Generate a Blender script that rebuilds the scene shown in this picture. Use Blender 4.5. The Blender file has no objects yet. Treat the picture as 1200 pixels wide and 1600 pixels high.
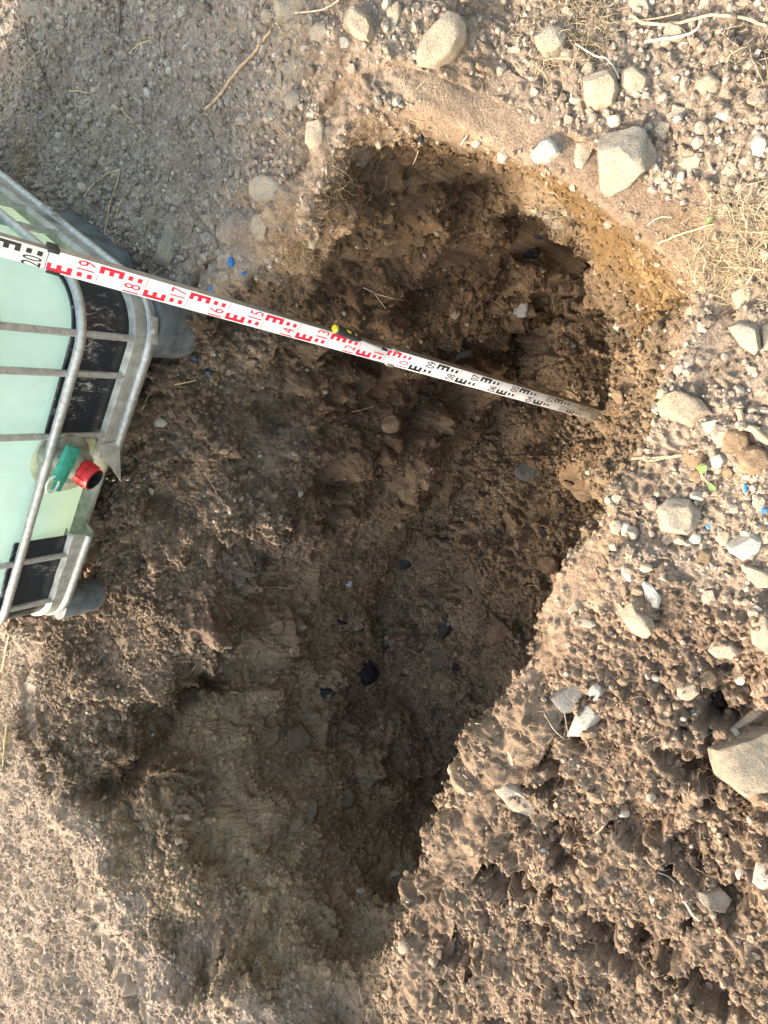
import bpy, bmesh, math, random
import numpy as np
from mathutils import Vector, Matrix
random.seed(7); RNG = np.random.default_rng(11)
scene = bpy.context.scene
COL = scene.collection
# ------------------------------------------------------------------ camera
FPX = 1109.0
CAMZ = 1.30
RW = np.array([[-0.20863847177, 0.97799284, 0.0],
               [-0.80440090, -0.17160553, -0.56876245],
               [-0.55624561, -0.11866573, 0.82250184]])
CAMP = np.array([0, 0, CAMZ])
cam = bpy.data.cameras.new('camera'); camo = bpy.data.objects.new('camera', cam); COL.objects.link(camo)
cam.sensor_fit = 'VERTICAL'; cam.sensor_height = 36; cam.sensor_width = 27
cam.lens = FPX / 1600 * 36; cam.clip_start = 0.02; cam.clip_end = 500
camo.matrix_world = Matrix.Translation(CAMP.tolist()) @ Matrix(RW.tolist()).to_4x4()
scene.camera = camo
def rays(p):
    p = np.asarray(p, float).reshape(-1, 2)
    c = np.stack([p[:, 0] - 600, 800 - p[:, 1], -FPX * np.ones(len(p))], 1) / FPX
    return c @ RW.T
def atz(p, z):
    r = rays(p); z = np.broadcast_to(np.asarray(z, float), (len(r),))
    return CAMP + r * ((z - CAMZ) / r[:, 2])[:, None]
# ------------------------------------------------------------------ noise tools
from mathutils.bvhtree import BVHTree
def sst(a, b, x):
    t = np.clip((x - a) / (b - a), 0, 1); return t * t * (3 - 2 * t)
class Sheet:
    """a grid of surface points with spacing h, and band limited noise on it"""
    def __init__(s, n, m, h, seed):
        s.n, s.m, s.h, s.seed = n, m, h, seed
        s.fx = np.fft.fftfreq(n, h)[:, None]; s.fy = np.fft.rfftfreq(m, h)[None, :]
    def noise(s, lo, hi, beta=1.0, k=0, ax=1.0, ay=1.0):
        r = np.random.default_rng(s.seed * 1000 + k)
        w = np.fft.rfft2(r.standard_normal((s.n, s.m)).astype(np.float32))
        f = np.sqrt((s.fx * ax) ** 2 + (s.fy * ay) ** 2) + 1e-9
        a = f ** (-beta) * np.exp(-(f * lo) ** 4 * .7) * (1 - np.exp(-(f * hi) ** 2)); a[0, 0] = 0
        q = np.fft.irfft2(w * a, s=(s.n, s.m)).astype(np.float32)
        return q / q.std()
    def blur(s, g, r):
        k = np.exp(-2 * (np.pi * r) ** 2 * (s.fx ** 2 + s.fy ** 2))
        return np.fft.irfft2(np.fft.rfft2(g) * k, s=g.shape).astype(np.float32)
class Sheet3(Sheet):
    """the same noise, but taken from a block of three dimensional noise, for a sheet that is folded and pinched"""
    def put(s, P):
        s.P = P.astype(np.float32)
        s.hu = np.linalg.norm(np.roll(P, -1, 0) - P, axis=-1); s.hv = np.linalg.norm(np.gradient(P, axis=1), axis=-1)
    def noise(s, lo, hi, beta=1.0, k=0, ax=1.0, ay=1.0):
        if not hasattr(s, 'P'): return Sheet.noise(s, lo, hi, beta, k)
        r = np.random.default_rng(s.seed * 777 + k); vs = lo / 2.1; M = 96 if hi > .2 else 112
        w = np.fft.rfftn(r.standard_normal((M, M, M)).astype(np.float32))
        f1 = np.fft.fftfreq(M, vs); f3 = np.fft.rfftfreq(M, vs)
        f = np.sqrt(f1[:, None, None] ** 2 + f1[None, :, None] ** 2 + f3[None, None, :] ** 2) + 1e-9
        a = f ** (-beta - .5) * np.exp(-(f * lo) ** 4 * .7) * (1 - np.exp(-(f * hi) ** 2)); a[0, 0, 0] = 0
        q = np.fft.irfftn(w * a, s=(M, M, M)).astype(np.float32); q /= q.std()
        an = r.uniform(0, 6.28, 2); c0, s0, c1, s1 = math.cos(an[0]), math.sin(an[0]), math.cos(an[1]), math.sin(an[1])
        R_ = np.array([[c0, -s0, 0], [s0, c0, 0], [0, 0, 1]]) @ np.array([[1, 0, 0], [0, c1, -s1], [0, s1, c1]])
        u = (s.P @ R_.T.astype(np.float32)) * np.array([ax, 1, ay], np.float32) / vs
        i = np.floor(u).astype(np.int32); d = (u - i).astype(np.float32); i %= M; j = (i + 1) % M; out = 0
        for bx in (0, 1):
            for by in (0, 1):
                for bz in (0, 1):
                    X0 = (j if bx else i)[..., 0]; Y0 = (j if by else i)[..., 1]; Z0 = (j if bz else i)[..., 2]
                    out = out + q[X0, Y0, Z0] * (d[..., 0] if bx else 1 - d[..., 0]) * (d[..., 1] if by else 1 - d[..., 1]) * (d[..., 2] if bz else 1 - d[..., 2])
        return out.astype(np.float32)
CS = 6
def up(c, n, m):
    u = np.arange(n) / CS; v = np.arange(m) / CS
    i = u.astype(int); j = v.astype(int); a = (u - i).astype(np.float32)[:, None]; b = (v - j).astype(np.float32)[None, :]
    if c.ndim == 3: a = a[..., None]; b = b[..., None]
    c = c.astype(np.float32); t = c[i] * (1 - a) + c[i + 1] * a
    return t[:, j] * (1 - b) + t[:, j + 1] * b
def down(g):
    q = g[::CS, ::CS]; return np.pad(q, ((0, 1), (0, 1)) + ((0, 0),) * (g.ndim - 2), mode='edge')
# ------------------------------------------------------------------ open ground and pit floor (one height sheet), pit sides (a second sheet)
H = 0.0036
XA, XB, YA, YB = -2.3, 2.3, -0.62, 3.75
cx = np.arange(XA, XB, H); cy = np.arange(YA, YB, H)
NX, NY = len(cx), len(cy)
gx, gy = np.meshgrid(cx, cy, indexing='ij'); gx = gx.astype(np.float32); gy = gy.astype(np.float32)
SG = Sheet(NX, NY, H, 1)
def bil(g, x, y):
    u = np.clip((x - XA) / H, 0, NX - 1.001); v = np.clip((y - YA) / H, 0, NY - 1.001)
    i = u.astype(int); j = v.astype(int); a = u - i; b = v - j
    return g[i, j] * (1 - a) * (1 - b) + g[i + 1, j] * a * (1 - b) + g[i, j + 1] * (1 - a) * b + g[i + 1, j + 1] * a * b
KX, KY = down(gx), down(gy)
def idw(pts, p=3., eps=.12):
    P = np.asarray(pts); num = 0; den = 0
    for q in P:
        w = ((KX - q[0]) ** 2 + (KY - q[1]) ** 2 + eps * eps) ** (-p / 2); num = num + w * q[2]; den = den + w
    return up(num / den, NX, NY)
GP = [(60,60,.05),(300,60,.10),(480,60,.20),(480,10,.24),(400,150,.12),(510,220,.12),(440,290,.07),(560,50,.18),(560,140,.12),(500,120,.18),(200,250,.02),(380,250,0),(440,380,-.02),(330,420,0),(60,250,.02),(620,60,.10),(800,60,-.04),(1000,60,-.06),
 (1150,60,-.08),(640,180,.0),(800,180,-.05),(1000,200,-.06),(820,258,-.07),(950,320,-.09),(1090,440,-.12),(1150,300,-.1),(1180,500,-.14),(1100,640,-.14),
 (1040,700,-.14),(950,790,-.14),(1100,850,-.14),(1180,1000,-.14),(870,900,-.15),(950,1050,-.13),(805,1060,-.15),(745,1200,-.16),(900,1250,-.12),(1100,1250,-.12),
 (660,1345,-.16),(760,1400,-.14),(900,1500,-.12),(1100,1500,-.12),(620,1560,-.15),(700,1590,-.14),(20,1000,.0),(20,1200,.02),(30,1400,.02),(150,1400,0),(200,1560,0),
 (300,1590,-.05),(60,1580,.03),(290,560,0),(200,720,.02),(150,830,.06),(100,970,.0)]
G3 = np.array(GP, float); gpts = atz(G3[:, :2], G3[:, 2])
far = np.array([[x, y, .02 if y > 1.9 else -.12] for x, y in ((-2.3,3.7),(0,3.7),(2.3,3.7),(2.3,1.8),(2.3,0),(2.3,-.6),(1,-.6),(0,-.6),(-1,-.6),(-2.3,-.6),(-2.3,1),(-2.3,2.2),(1.3,2),(.7,2.6),(0,2.8))])
Gz = idw(np.vstack([gpts, far])) + SG.noise(.3, 1.2, 1.5, 3) * .008
# floor of the pit
FP = np.array([(935,650,-1.46),(870,720,-1.49),(720,760,-1.45),(700,900,-1.47),(800,950,-1.50),(620,1000,-1.42),(800,620,-1.45),(680,1130,-1.43),(720,1180,-1.45),(860,830,-1.50),(780,1060,-1.48),(900,500,-1.40),(640,1080,-1.40),(670,820,-1.44)], float)
Fz = idw(atz(FP[:, :2], FP[:, 2]), 3., .15) + SG.noise(.15, .5, 1.4, 4) * .014
# edge of the pit with the foot of its side below it: pixel of the edge, then pixel and height of the foot (None: straight below)
RT = [(295,548,800,615,-1.44),(318,470,795,570,-1.44),(440,388,800,525,-1.44),(485,325,830,490,-1.42),(530,230,860,470,-1.42),(580,190,885,450,-1.40),(618,186,893,405,-1.38),(638,184,900,385,-1.38),(656,187,908,378,-1.38),
 (720,208,920,375,-1.38),(820,258,938,388,-1.38),(900,297,944,428,-1.38),(1000,374,952,465,-1.38),(1078,429,960,488,-1.38),(1092,440,966,496,-1.38),(1090,460,968,510,-1.39),(1075,520,975,545,-1.42),(1035,610,960,620,-1.46),
 (1010,680,934,686,-1.48),(955,755,922,752,-1.5),(940,800,None),(903,852,None),(868,900,None),(805,1060,None),(742,1200,None),(662,1345,None),(634,1450,None),(605,1555,None),
 (585,1640,712,1235,-1.42),(380,1680,690,1195,-1.42),(245,1580,668,1165,-1.42),(160,1450,645,1135,-1.4),(115,1290,612,1095,-1.38),(95,1205,600,1050,-1.38),(45,1090,598,1010,-1.38),
 (85,985,603,960,-1.40),(140,870,632,862,-1.42),(178,775,680,792,-1.43),(222,650,745,722,-1.44)]
rim = []; toe = []
for r in RT:
    z = -.06
    for _ in range(3):
        q = atz([r[:2]], z)[0]; z = float(bil(Gz, np.float64(q[0]), np.float64(q[1])))
    rim.append(q); toe.append([np.nan] * 3 if r[2] is None else atz([r[2:4]], r[4])[0])
rim = np.array(rim); toe = np.array(toe)
def cyc(P, n):
    """closed Catmull-Rom through P, resampled evenly to n points"""
    k = len(P); out = []
    for i in range(k):
        p0, p1, p2, p3 = P[i - 1], P[i], P[(i + 1) % k], P[(i + 2) % k]
        t = np.linspace(0, 1, 40, endpoint=False)[:, None]
        out.append(p1 + .5 * t * (p2 - p0 + t * (2 * p0 - 5 * p1 + 4 * p2 - p3 + t * (3 * (p1 - p2) + p3 - p0))) * .8 + .2 * t * (p2 - p1) )
    return np.concatenate(out)
ctr = rim.mean(0)
for i in range(len(RT)):
    if np.isnan(toe[i, 0]):
        e = rim[(i + 1) % len(rim)] - rim[i - 1]; nn = np.array([-e[1], e[0]]); nn /= np.linalg.norm(nn)
        if nn @ (ctr - rim[i])[:2] < 0: nn = -nn
        toe[i] = [*(rim[i, :2] + nn * .015), -1.49]
rnd = np.array([0, 0, .1, .15, .1, .1, 0, 0, 0, 0, 0, 0, 0, 0, 0, 0, .1, .1, .1, .1] + [0] * 8 + [.5, .9, 1., 1., .8, .6, .8, .8, .8, .7, .4])
both = cyc(np.hstack([rim, toe, rnd[:, None]]), 0)
seg = np.linalg.norm(np.diff(np.vstack([both, both[:1]])[:, [0, 1, 3, 4]], axis=0), axis=1); L = np.concatenate([[0], np.cumsum(seg)]) 
per = np.linalg.norm(np.diff(np.vstack([both, both[:1]])[:, :2], axis=0), axis=1).sum()
HW = .0038; NT = int(per / HW) // CS * CS
tt = np.arange(NT) / NT * L[-1]; bb = np.vstack([both, both[:1]])
both = np.stack([np.interp(tt, L, bb[:, k]) for k in range(7)], 1); rnd_f = both[:, 6]
rim_f, toe_f = both[:, :3], both[:, 3:6]
# signed distance to the edge, positive inside
SGw = SG.noise(.05, .5, 1.2, 1) * .006
poly = rim_f[::24, :2].astype(np.float32)
ins = np.zeros((NX, NY), bool); dist = np.full((NX, NY), 9., np.float32)
X = gx; Y = gy
for k in range(len(poly)):
    a = poly[k]; b = poly[(k + 1) % len(poly)]; e = b - a
    t = np.clip(((X - a[0]) * e[0] + (Y - a[1]) * e[1]) / (e @ e), 0, 1)
    dist = np.minimum(dist, (X - a[0] - t * e[0]) ** 2 + (Y - a[1] - t * e[1]) ** 2)
    c = (a[1] <= Y) != (b[1] <= Y)
    ins ^= c & (X < a[0] + (Y - a[1]) / (e[1] if abs(e[1]) > 1e-6 else 1e-6) * e[0])
sd = np.where(ins, np.sqrt(dist), -np.sqrt(dist)).astype(np.float32); del dist, ins
w = sst(-.075, -.02, sd)
base = Gz * (1 - w) + Fz * w
hw = SG.noise(.03, .3, 1.2, 2)
# hollows and humps of the open ground: pixel, radius, depth
for px, py, r, dz in [(832,1195,.055,.07),(870,1325,.05,.06),(940,1478,.07,.06),(1160,1110,.08,.05),(1110,1205,.06,.06),(1120,1545,.05,.07),(985,1300,.07,.05),(760,1370,.06,.06),
                      (850,1420,.05,.05),(960,330,.09,-.02),(1000,1500,.06,.05),(1150,1420,.05,.05),(900,1120,.05,.03),(1040,1200,.05,.04),(700,1480,.06,.05),(1075,1340,.05,.04),(150,845,.10,-.06),(165,800,.06,-.04),(120,955,.10,-.06),(310,585,.06,-.02)]:
    q = atz([(px, py)], -.13)[0]
    rr = np.hypot(X - q[0], Y - q[1]) + hw * .03; base -= .95 * dz * (1 - sst(.45 * r, r, rr)) * (1 - w)
BG = np.stack([gx, gy, base], -1)
# pit sides
LIP, UND = .13, .12
ND = int(1.72 / HW) // CS * CS
v = np.linspace(-LIP, 1.45 + UND, ND)
tg = np.roll(rim_f, -60, 0) - np.roll(rim_f, 60, 0); nin = np.stack([-tg[:, 1], tg[:, 0]], 1); nin /= np.linalg.norm(nin, axis=1, keepdims=True)
if np.mean((nin * (ctr[:2] - rim_f[:, :2])).sum(1)) < 0: nin = -nin
SW = Sheet3(NT, ND, HW, 2)
f = np.clip(v / 1.45, 0, 1.09)[None, :, None]
bul = SW.noise(.25, .9, 1.3, 1)
f1 = np.clip(f, 0, 1); rd = rnd_f[:, None, None]
fxy = f + rd * (f1 * (1 - f1)) * 1.0; fzz = f - rd * (f1 * (1 - f1)) * 1.0
BW = np.concatenate([rim_f[:, None, :2] * (1 - fxy) + toe_f[:, None, :2] * fxy, rim_f[:, None, 2:] * (1 - fzz) + toe_f[:, None, 2:] * fzz], -1)
prof = (np.sin(np.pi * np.clip(f[..., 0], 0, 1)) * (.035 * bul)).astype(np.float32)
BW[..., :2] += nin[:, None, :] * (prof + np.clip(-v, 0, 1)[None, :] * -1.0 + np.clip(v - 1.45, 0, 1)[None, :] * .3)[..., None]
lipm = v < 0; lipn = SW.noise(.06, .4, 1.2, 2)[:, lipm] * .006 * sst(.02, .08, -v[lipm])[None, :]
BW[:, lipm, 2] = bil(Gz, BW[:, lipm, 0], BW[:, lipm, 1]) + .002 - .016 * sst(.03, LIP, -v[lipm])[None, :] + lipn
for k in range(3):
    BW[..., k] = SW.blur(np.concatenate([BW[..., k], BW[:, ::-1, k]], 1), .018)[:, :ND] if False else BW[..., k]
kk = np.exp(-.5 * (np.arange(-12, 13) * HW / .010) ** 2); kk /= kk.sum()
BP = np.pad(BW, ((0, 0), (12, 12), (0, 0)), mode='edge'); BW = sum(kk[i] * BP[:, i:i + ND] for i in range(25)).astype(np.float32); del BP; SW.put(BW)
# a coarse copy of both sheets to aim at
def coarse(P, cyclic=False, st=8):
    q = P[::st, ::st]; n, m = q.shape[:2]; idx = np.arange(n * m).reshape(n, m)
    if cyclic: i0, i1 = idx, np.roll(idx, -1, 0)
    else: i0, i1 = idx[:-1], idx[1:]
    f = np.stack([i0[:, :-1], i1[:, :-1], i1[:, 1:], i0[:, 1:]], -1).reshape(-1, 4)
    return q.reshape(-1, 3), f
def bvh(A, B):
    v0, f0 = coarse(A); v1, f1 = coarse(B, True)
    return BVHTree.FromPolygons(np.vstack([v0, v1]).tolist(), np.vstack([f0, f1 + len(v0)]).tolist())
TREE = bvh(BG, BW)
def hit(p, tree=None):
    r = rays([p])[0]; h = (tree or TREE).ray_cast(Vector(CAMP), Vector(r).normalized())
    if h[0] is None: return atz([p], 0)[0], Vector((0, 0, 1))
    n = h[1]
    if n.dot(Vector(r)) > 0: n = -n
    return np.array(h[0]), n
# ------------------------------------------------------------------ soil zones
#       colour a, colour b, lump, crumb, fine, gravel, clod, fibre
TYPES = {
 'greydust': ((.35,.287,.232),(.24,.195,.155), .35,.5,.9, .55,.25,.10),
 'gravel':   ((.30,.238,.188),(.222,.173,.134),   .5,.9,1., 1.0,.25,.05),
 'tan':      ((.305,.22,.157),(.24,.17,.118),   .25,.35,.7, .12,.10,.05),
 'topsoil':  ((.295,.213,.152),(.165,.116,.082),  .9,1.0,1.6, .12,.9,.8),
 'humus':    ((.235,.172,.124),(.092,.065,.045), 1.3,1.4,1.6, .06,.8,.8),
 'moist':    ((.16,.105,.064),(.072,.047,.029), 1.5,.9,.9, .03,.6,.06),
 'floor':    ((.335,.242,.158),(.165,.118,.077), 1.5,1.4,1.1, .02,1.0,.03),
 'smooth':   ((.30,.216,.136),(.19,.135,.085),   .75,.4,.6, .02,.35,.03),
 'slope':    ((.35,.255,.172),(.20,.143,.096), 1.3,1.3,1.3, .07,.8,.3),
 'ochre':    ((.205,.128,.058),(.14,.086,.041), .35,.5,.9, .06,.25,.3),
 'bank':     ((.195,.140,.090),(.12,.085,.055), 1.2,1.3,1.1, .10,.9,.15),
 'straw':    ((.39,.30,.237),(.265,.203,.156),  .7,.7,1.3, .12,.2,.8)}
ZONES = [('greydust',[(60,60),(200,60),(350,60),(100,200),(250,200),(380,180),(150,300),(300,300),(380,400),(330,440),(440,60)]),
 ('gravel',[(480,200),(450,300),(600,60),(720,60),(850,60),(1000,60),(1150,60),(900,190),(1050,200),(1150,220),(1000,280),(1130,150),(1150,480),(1120,560),(1160,620),(1090,650),(1050,760),(1150,760),(1000,830),(1100,880),(1150,300)]),
 ('tan',[(560,150),(720,150),(800,200),(880,270),(1020,330),(1100,400),(680,180),(1060,590),(900,880),(870,950),(600,200),(480,390)]),
 ('topsoil',[(950,1000),(1050,1000),(1150,1000),(850,1080),(950,1150),(1100,1180),(800,1150),(900,1250),(1050,1300),(1150,1300),(750,1300),(850,1400),(1000,1450),(1150,1500),(700,1400),(700,1550),(850,1560),(1000,1570),(900,1330)]),
 ('humus',[(250,700),(350,640),(200,780),(300,760),(420,700),(250,850),(350,820),(200,950),(300,920),(120,1010),(80,1100),(180,1100),(250,1020),(330,1020),(400,560),(100,1190),(330,600),(420,850),(360,500),(420,470)]),
 ('slope',[(240,1320),(300,1400),(340,1470),(260,1420),(200,1340),(400,1540),(170,1290),(320,1540)]),
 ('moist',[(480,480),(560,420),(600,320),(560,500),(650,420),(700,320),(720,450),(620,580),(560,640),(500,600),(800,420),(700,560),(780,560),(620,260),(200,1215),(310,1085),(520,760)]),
 ('smooth',[(820,300),(870,330),(880,380),(560,880),(460,950),(420,1050),(480,1120),(620,860),(380,1150),(600,1240),(450,1280),(350,1330),(480,1400),(550,1360),(420,1460),(560,1480)]),
 ('floor',[(760,640),(840,700),(720,740),(800,800),(700,850),(780,900),(650,950),(740,1000),(650,1080),(700,1140),(600,1120),(560,1160),(520,1080),(850,560),(900,500),(840,480),(880,780)]),
 ('ochre',[(905,312),(960,362),(1075,455),(1050,428),(1020,455),(985,410),(940,350),(1000,400),(1060,460),(980,430),(1040,440),(920,330)]),
 ('bank',[(960,440),(970,520),(1010,510),(1050,520),(1000,590),(960,640),(1000,660),(930,700),(940,750),(900,740),(910,660)]),
 ('straw',[(30,1050),(20,1200),(60,1300),(150,1300),(60,1450),(180,1420),(240,1540),(120,1560),(330,1590),(20,980),(280,1500),(420,1590)])]
names = list(TYPES)
zp = []; zt = []
for nme, Lz in ZONES:
    for p in Lz: zp.append(hit(p)[0]); zt.append(names.index(nme))
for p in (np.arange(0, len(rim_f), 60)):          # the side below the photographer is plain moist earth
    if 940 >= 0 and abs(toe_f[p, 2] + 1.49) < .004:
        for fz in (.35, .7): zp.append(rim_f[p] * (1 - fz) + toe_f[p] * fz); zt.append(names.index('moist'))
zp = np.array(zp); zt = np.array(zt)
PAR = np.array([TYPES[n][2:] for n in names], np.float32)
C1 = np.array([TYPES[n][0] for n in names], np.float32); C2 = np.array([TYPES[n][1] for n in names], np.float32)
STAINS = [(835,490,.09,(.22,.11,.035),.8),(760,590,.12,(.17,.09,.035),.6),(720,690,.10,(.15,.085,.035),.5),(560,1290,.2,(.13,.085,.05),.4),(860,340,.09,(.26,.25,.23),.4),
 (600,620,.1,(.12,.07,.04),.5),(430,940,.16,(.11,.06,.045),.4),(330,940,.12,(.13,.065,.05),.4),(150,770,.06,(.16,.07,.03),.5),(820,720,.10,(.13,.085,.05),.4),(1010,440,.08,(.36,.26,.13),.4)]
def dress(S, B):
    """relief along the normal and soil colour for one sheet"""
    n, m = S.n, S.m
    q = down(B).astype(np.float32) + np.stack([down(S.noise(.05, .5, 1.3, 50 + k)) for k in range(3)], -1) * .035
    W = np.zeros(q.shape[:2] + (len(names),), np.float32)
    for p, t in zip(zp, zt): W[..., t] += 1 / (((q - p) ** 2).sum(-1) + .0009) ** 2.5
    if S is SW:
        k = 1 - .93 * sst(.0, .05, down(np.broadcast_to(v[None, :], (n, m)).astype(np.float32)))
        for a in ('tan', 'gravel', 'greydust'): W[..., names.index(a)] *= k
    W /= W.sum(-1, keepdims=True)
    par = W @ PAR
    lump, crumb, fine, gravd = (up(par[..., k], n, m) for k in range(4)); dens = up(par[..., 3:6], n, m)
    ca = up(W @ C1, n, m); cb = up(W @ C2, n, m)
    wt = lambda a: up(W[..., names.index(a)], n, m)
    mod = sst(-1.1, 1.1, S.noise(.14, .7, 1.2, 30)); lump = lump * (.5 + .95 * mod); crumb = crumb * (.6 + .75 * sst(-1., 1., S.noise(.08, .5, 1.1, 31)))
    D = S.noise(.10, .45, 1.4, 10) * (.024 if S is SW else .011) * lump
    D += (np.abs(S.noise(.05, .16, 1., 11)) - .8) * (.015 if S is SW else .0125) * lump
    D += (np.abs(S.noise(.022, .07, 1., 12)) - .8) * (.0052 if S is SW else .0048) * crumb
    D += (np.abs(S.noise(.010, .03, 1., 13)) - .8) * (.0036 if S is SW else .0030) * crumb
    D += S.noise(.008, .014, .5, 14) * .0011 * fine
    D -= sst(1.6, 2.4, S.noise(.05, .2, 1.2, 15)) * .02 * np.clip(lump - .3, 0, 1)
    D += S.noise(.02, .12, 1.2, 17, 1., 2.) * .004 * wt('moist') + S.noise(.012, .08, 1.2, 18, 3., 1.) * .003 * (wt('ochre') + wt('smooth'))
    cr = np.zeros((n, m), np.float32)
    for r0, dq in ((.011, 450), (.0075, 1300), (.0055, 3000)):
        k0 = int(dq * n * m * S.h * S.h)
        i = RNG.integers(0, n, k0); j = RNG.integers(0, m, k0)
        mm = RNG.random(k0) < np.clip(crumb[i, j] * .55 + gravd[i, j] * .4, 0, 1); i = i[mm]; j = j[mm]; k0 = len(i)
        rr = r0 * RNG.uniform(.7, 1.3, k0); el = RNG.uniform(.7, 1.4, k0); th = RNG.uniform(0, np.pi, k0)
        k = min(8, int(r0 * 1.9 / S.h) + 1); hu, hv = (S.hu[i, j], S.hv[i, j]) if S is SW else (S.h, S.h)
        if S is SW: k += 2
        for di in range(-k, k + 1):
            for dj in range(-k, k + 1):
                a = (di * hu * np.cos(th) + dj * hv * np.sin(th)) / el; b = (-di * hu * np.sin(th) + dj * hv * np.cos(th)) * el
                qq = 1 - (a * a + b * b) / (rr * rr); mm = qq > 0
                np.maximum.at(cr, ((i[mm] + di) % n, np.clip(j[mm] + dj, 0, m - 1)), (rr[mm] * .75 * np.sqrt(qq[mm])).astype(np.float32))
    D += cr * np.clip(.35 + fine * .5, 0, 1.1)
    g = np.clip(.5 + .22 * S.noise(.02, .5, 1.1, 20) + .16 * S.noise(.008, .04, .8, 21), 0, 1)[..., None]
    c = ca * g + cb * (1 - g)
    pale = sst(.7, 1.6, S.noise(.010, .05, .9, 22)) * np.clip(wt('humus') * 1.1, 0, 1) * sst(-.5, .8, S.noise(.08, .4, 1.2, 23))
    c = c * (1 - pale[..., None] * .8) + np.array((.38, .30, .23), np.float32) * pale[..., None] * .8
    sn = S.noise(.01, .08, 1., 24) * .28
    for px, py, r, cc, s in STAINS:
        p = hit((px, py))[0]; rr = np.sqrt(((B - p) ** 2).sum(-1)) / r + sn
        k = ((1 - sst(.45, 1., rr)) * s)[..., None]; c = c * (1 - k) + np.array(cc, np.float32) * k
    c = np.clip(c * (1 + .10 * S.noise(.008, .02, .4, 25))[..., None], .01, .8)
    return D, c, dens
def displace(S, B, D, cyc_):
    Bs = B if not cyc_ else np.concatenate([B[-4:], B, B[:4]])
    tx = np.gradient(Bs, axis=0); ty = np.gradient(Bs, axis=1)
    if cyc_: tx = tx[4:-4]; ty = ty[4:-4]
    N = np.cross(tx, ty); N /= np.linalg.norm(N, axis=-1, keepdims=True) + 1e-12
    return N.astype(np.float32)
DG, CG, DENS_G = dress(SG, BG)
edge = np.minimum(np.minimum(gx - XA, XB - gx), np.minimum(gy - YA, YB - gy)); DG *= sst(0, .1, edge)
NG = displace(SG, BG, DG, False); steep = (NG[..., 2] < .5)[..., None]; NG = np.where(steep, np.array((0, 0, 1), np.float32), NG)
DG -= (.03 * np.exp(-(np.linalg.norm(BG - np.array((.20, .85, -1.44), np.float32), axis=-1) / .06) ** 2)).astype(np.float32)
VG = (BG + NG * DG[..., None]).astype(np.float32)
DW, CW, DENS_W = dress(SW, BW)
st = np.array([np.argmin(np.linalg.norm(rim_f - rim[k], axis=1)) for k in (7, 14)]); i_ = np.arange(NT)
a_, b_ = sorted(st); inside = (i_ > a_) & (i_ < b_)
if inside.mean() > .5: inside = ~inside
kc = np.convolve(np.concatenate([inside[-40:], inside, inside[:40]]).astype(float), np.ones(61) / 61, 'same')[40:-40]
DW *= (1 - .78 * kc[:, None] * (1 - sst(.45, .8, v))[None, :]).astype(np.float32)
# furrows in the pit sides: pixels along the furrow, width, depth
for pl, wd, dp in (([(158,1236),(205,1212),(250,1160),(310,1085),(345,1050)], .030, .085), ([(620,560),(700,470),(790,400)], .03, .025), ([(480,700),(560,640),(640,600)], .03, .025), ([(560,860),(640,790),(720,720)], .025, .03), ([(440,1420),(420,1460),(400,1490)], .03, .035), ([(330,1330),(400,1230),(480,1150)], .035, .03)):
    q = [hit(p)[0] for p in pl]; dm = np.full((NT, ND), 9., np.float32)
    for a, b in zip(q, q[1:]):
        e = b - a; t = np.clip(((BW - a) @ e) / (e @ e), 0, 1)[..., None]; dm = np.minimum(dm, np.linalg.norm(BW - a - t * e, axis=-1))
    DW -= dp * np.exp(-(dm / wd) ** 2)
NW = displace(SW, BW, DW, True)
if NW[:, ND // 2, 2].mean() < 0: NW = -NW
tipd = np.linalg.norm(BW - np.array((.15, .67, -1.0), np.float32), axis=-1); DW = DW - (.035 * np.exp(-(tipd / .22) ** 2)).astype(np.float32)
DW -= (.04 * np.exp(-(np.linalg.norm(BW - np.array((.21, .85, -1.40), np.float32), axis=-1) / .06) ** 2)).astype(np.float32)
VW = (BW + NW * DW[..., None]).astype(np.float32)
TREE = bvh(VG, VW)
# ------------------------------------------------------------------ helpers
def link(o, parent=None):
    COL.objects.link(o)
    if parent is not None: o.parent = parent
    return o
def tag(o, label=None, cat=None, group=None, kind=None):
    if label: o['label'] = label
    if cat: o['category'] = cat
    if group: o['group'] = group
    if kind: o['kind'] = kind
    return o
def mesh_np(name, V, F, mat, color=None, smooth=False, parent=None):
    me = bpy.data.meshes.new(name); V = np.asarray(V, np.float32); F = np.asarray(F, np.int32)
    k = F.shape[1]
    me.vertices.add(len(V)); me.vertices.foreach_set('co', V.ravel())
    me.loops.add(F.size); me.loops.foreach_set('vertex_index', F.ravel())
    me.polygons.add(len(F)); me.polygons.foreach_set('loop_start', np.arange(0, F.size, k, dtype=np.int32))
    me.update(calc_edges=True)
    if color is not None:
        at = me.color_attributes.new('col', 'FLOAT_COLOR', 'POINT')
        at.data.foreach_set('color', np.concatenate([color, np.ones((len(V), 1))], 1).astype(np.float32).ravel())
    me.polygons.foreach_set('use_smooth', np.full(len(F), smooth, bool))
    me.materials.append(mat)
    return link(bpy.data.objects.new(name, me), parent)
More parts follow.
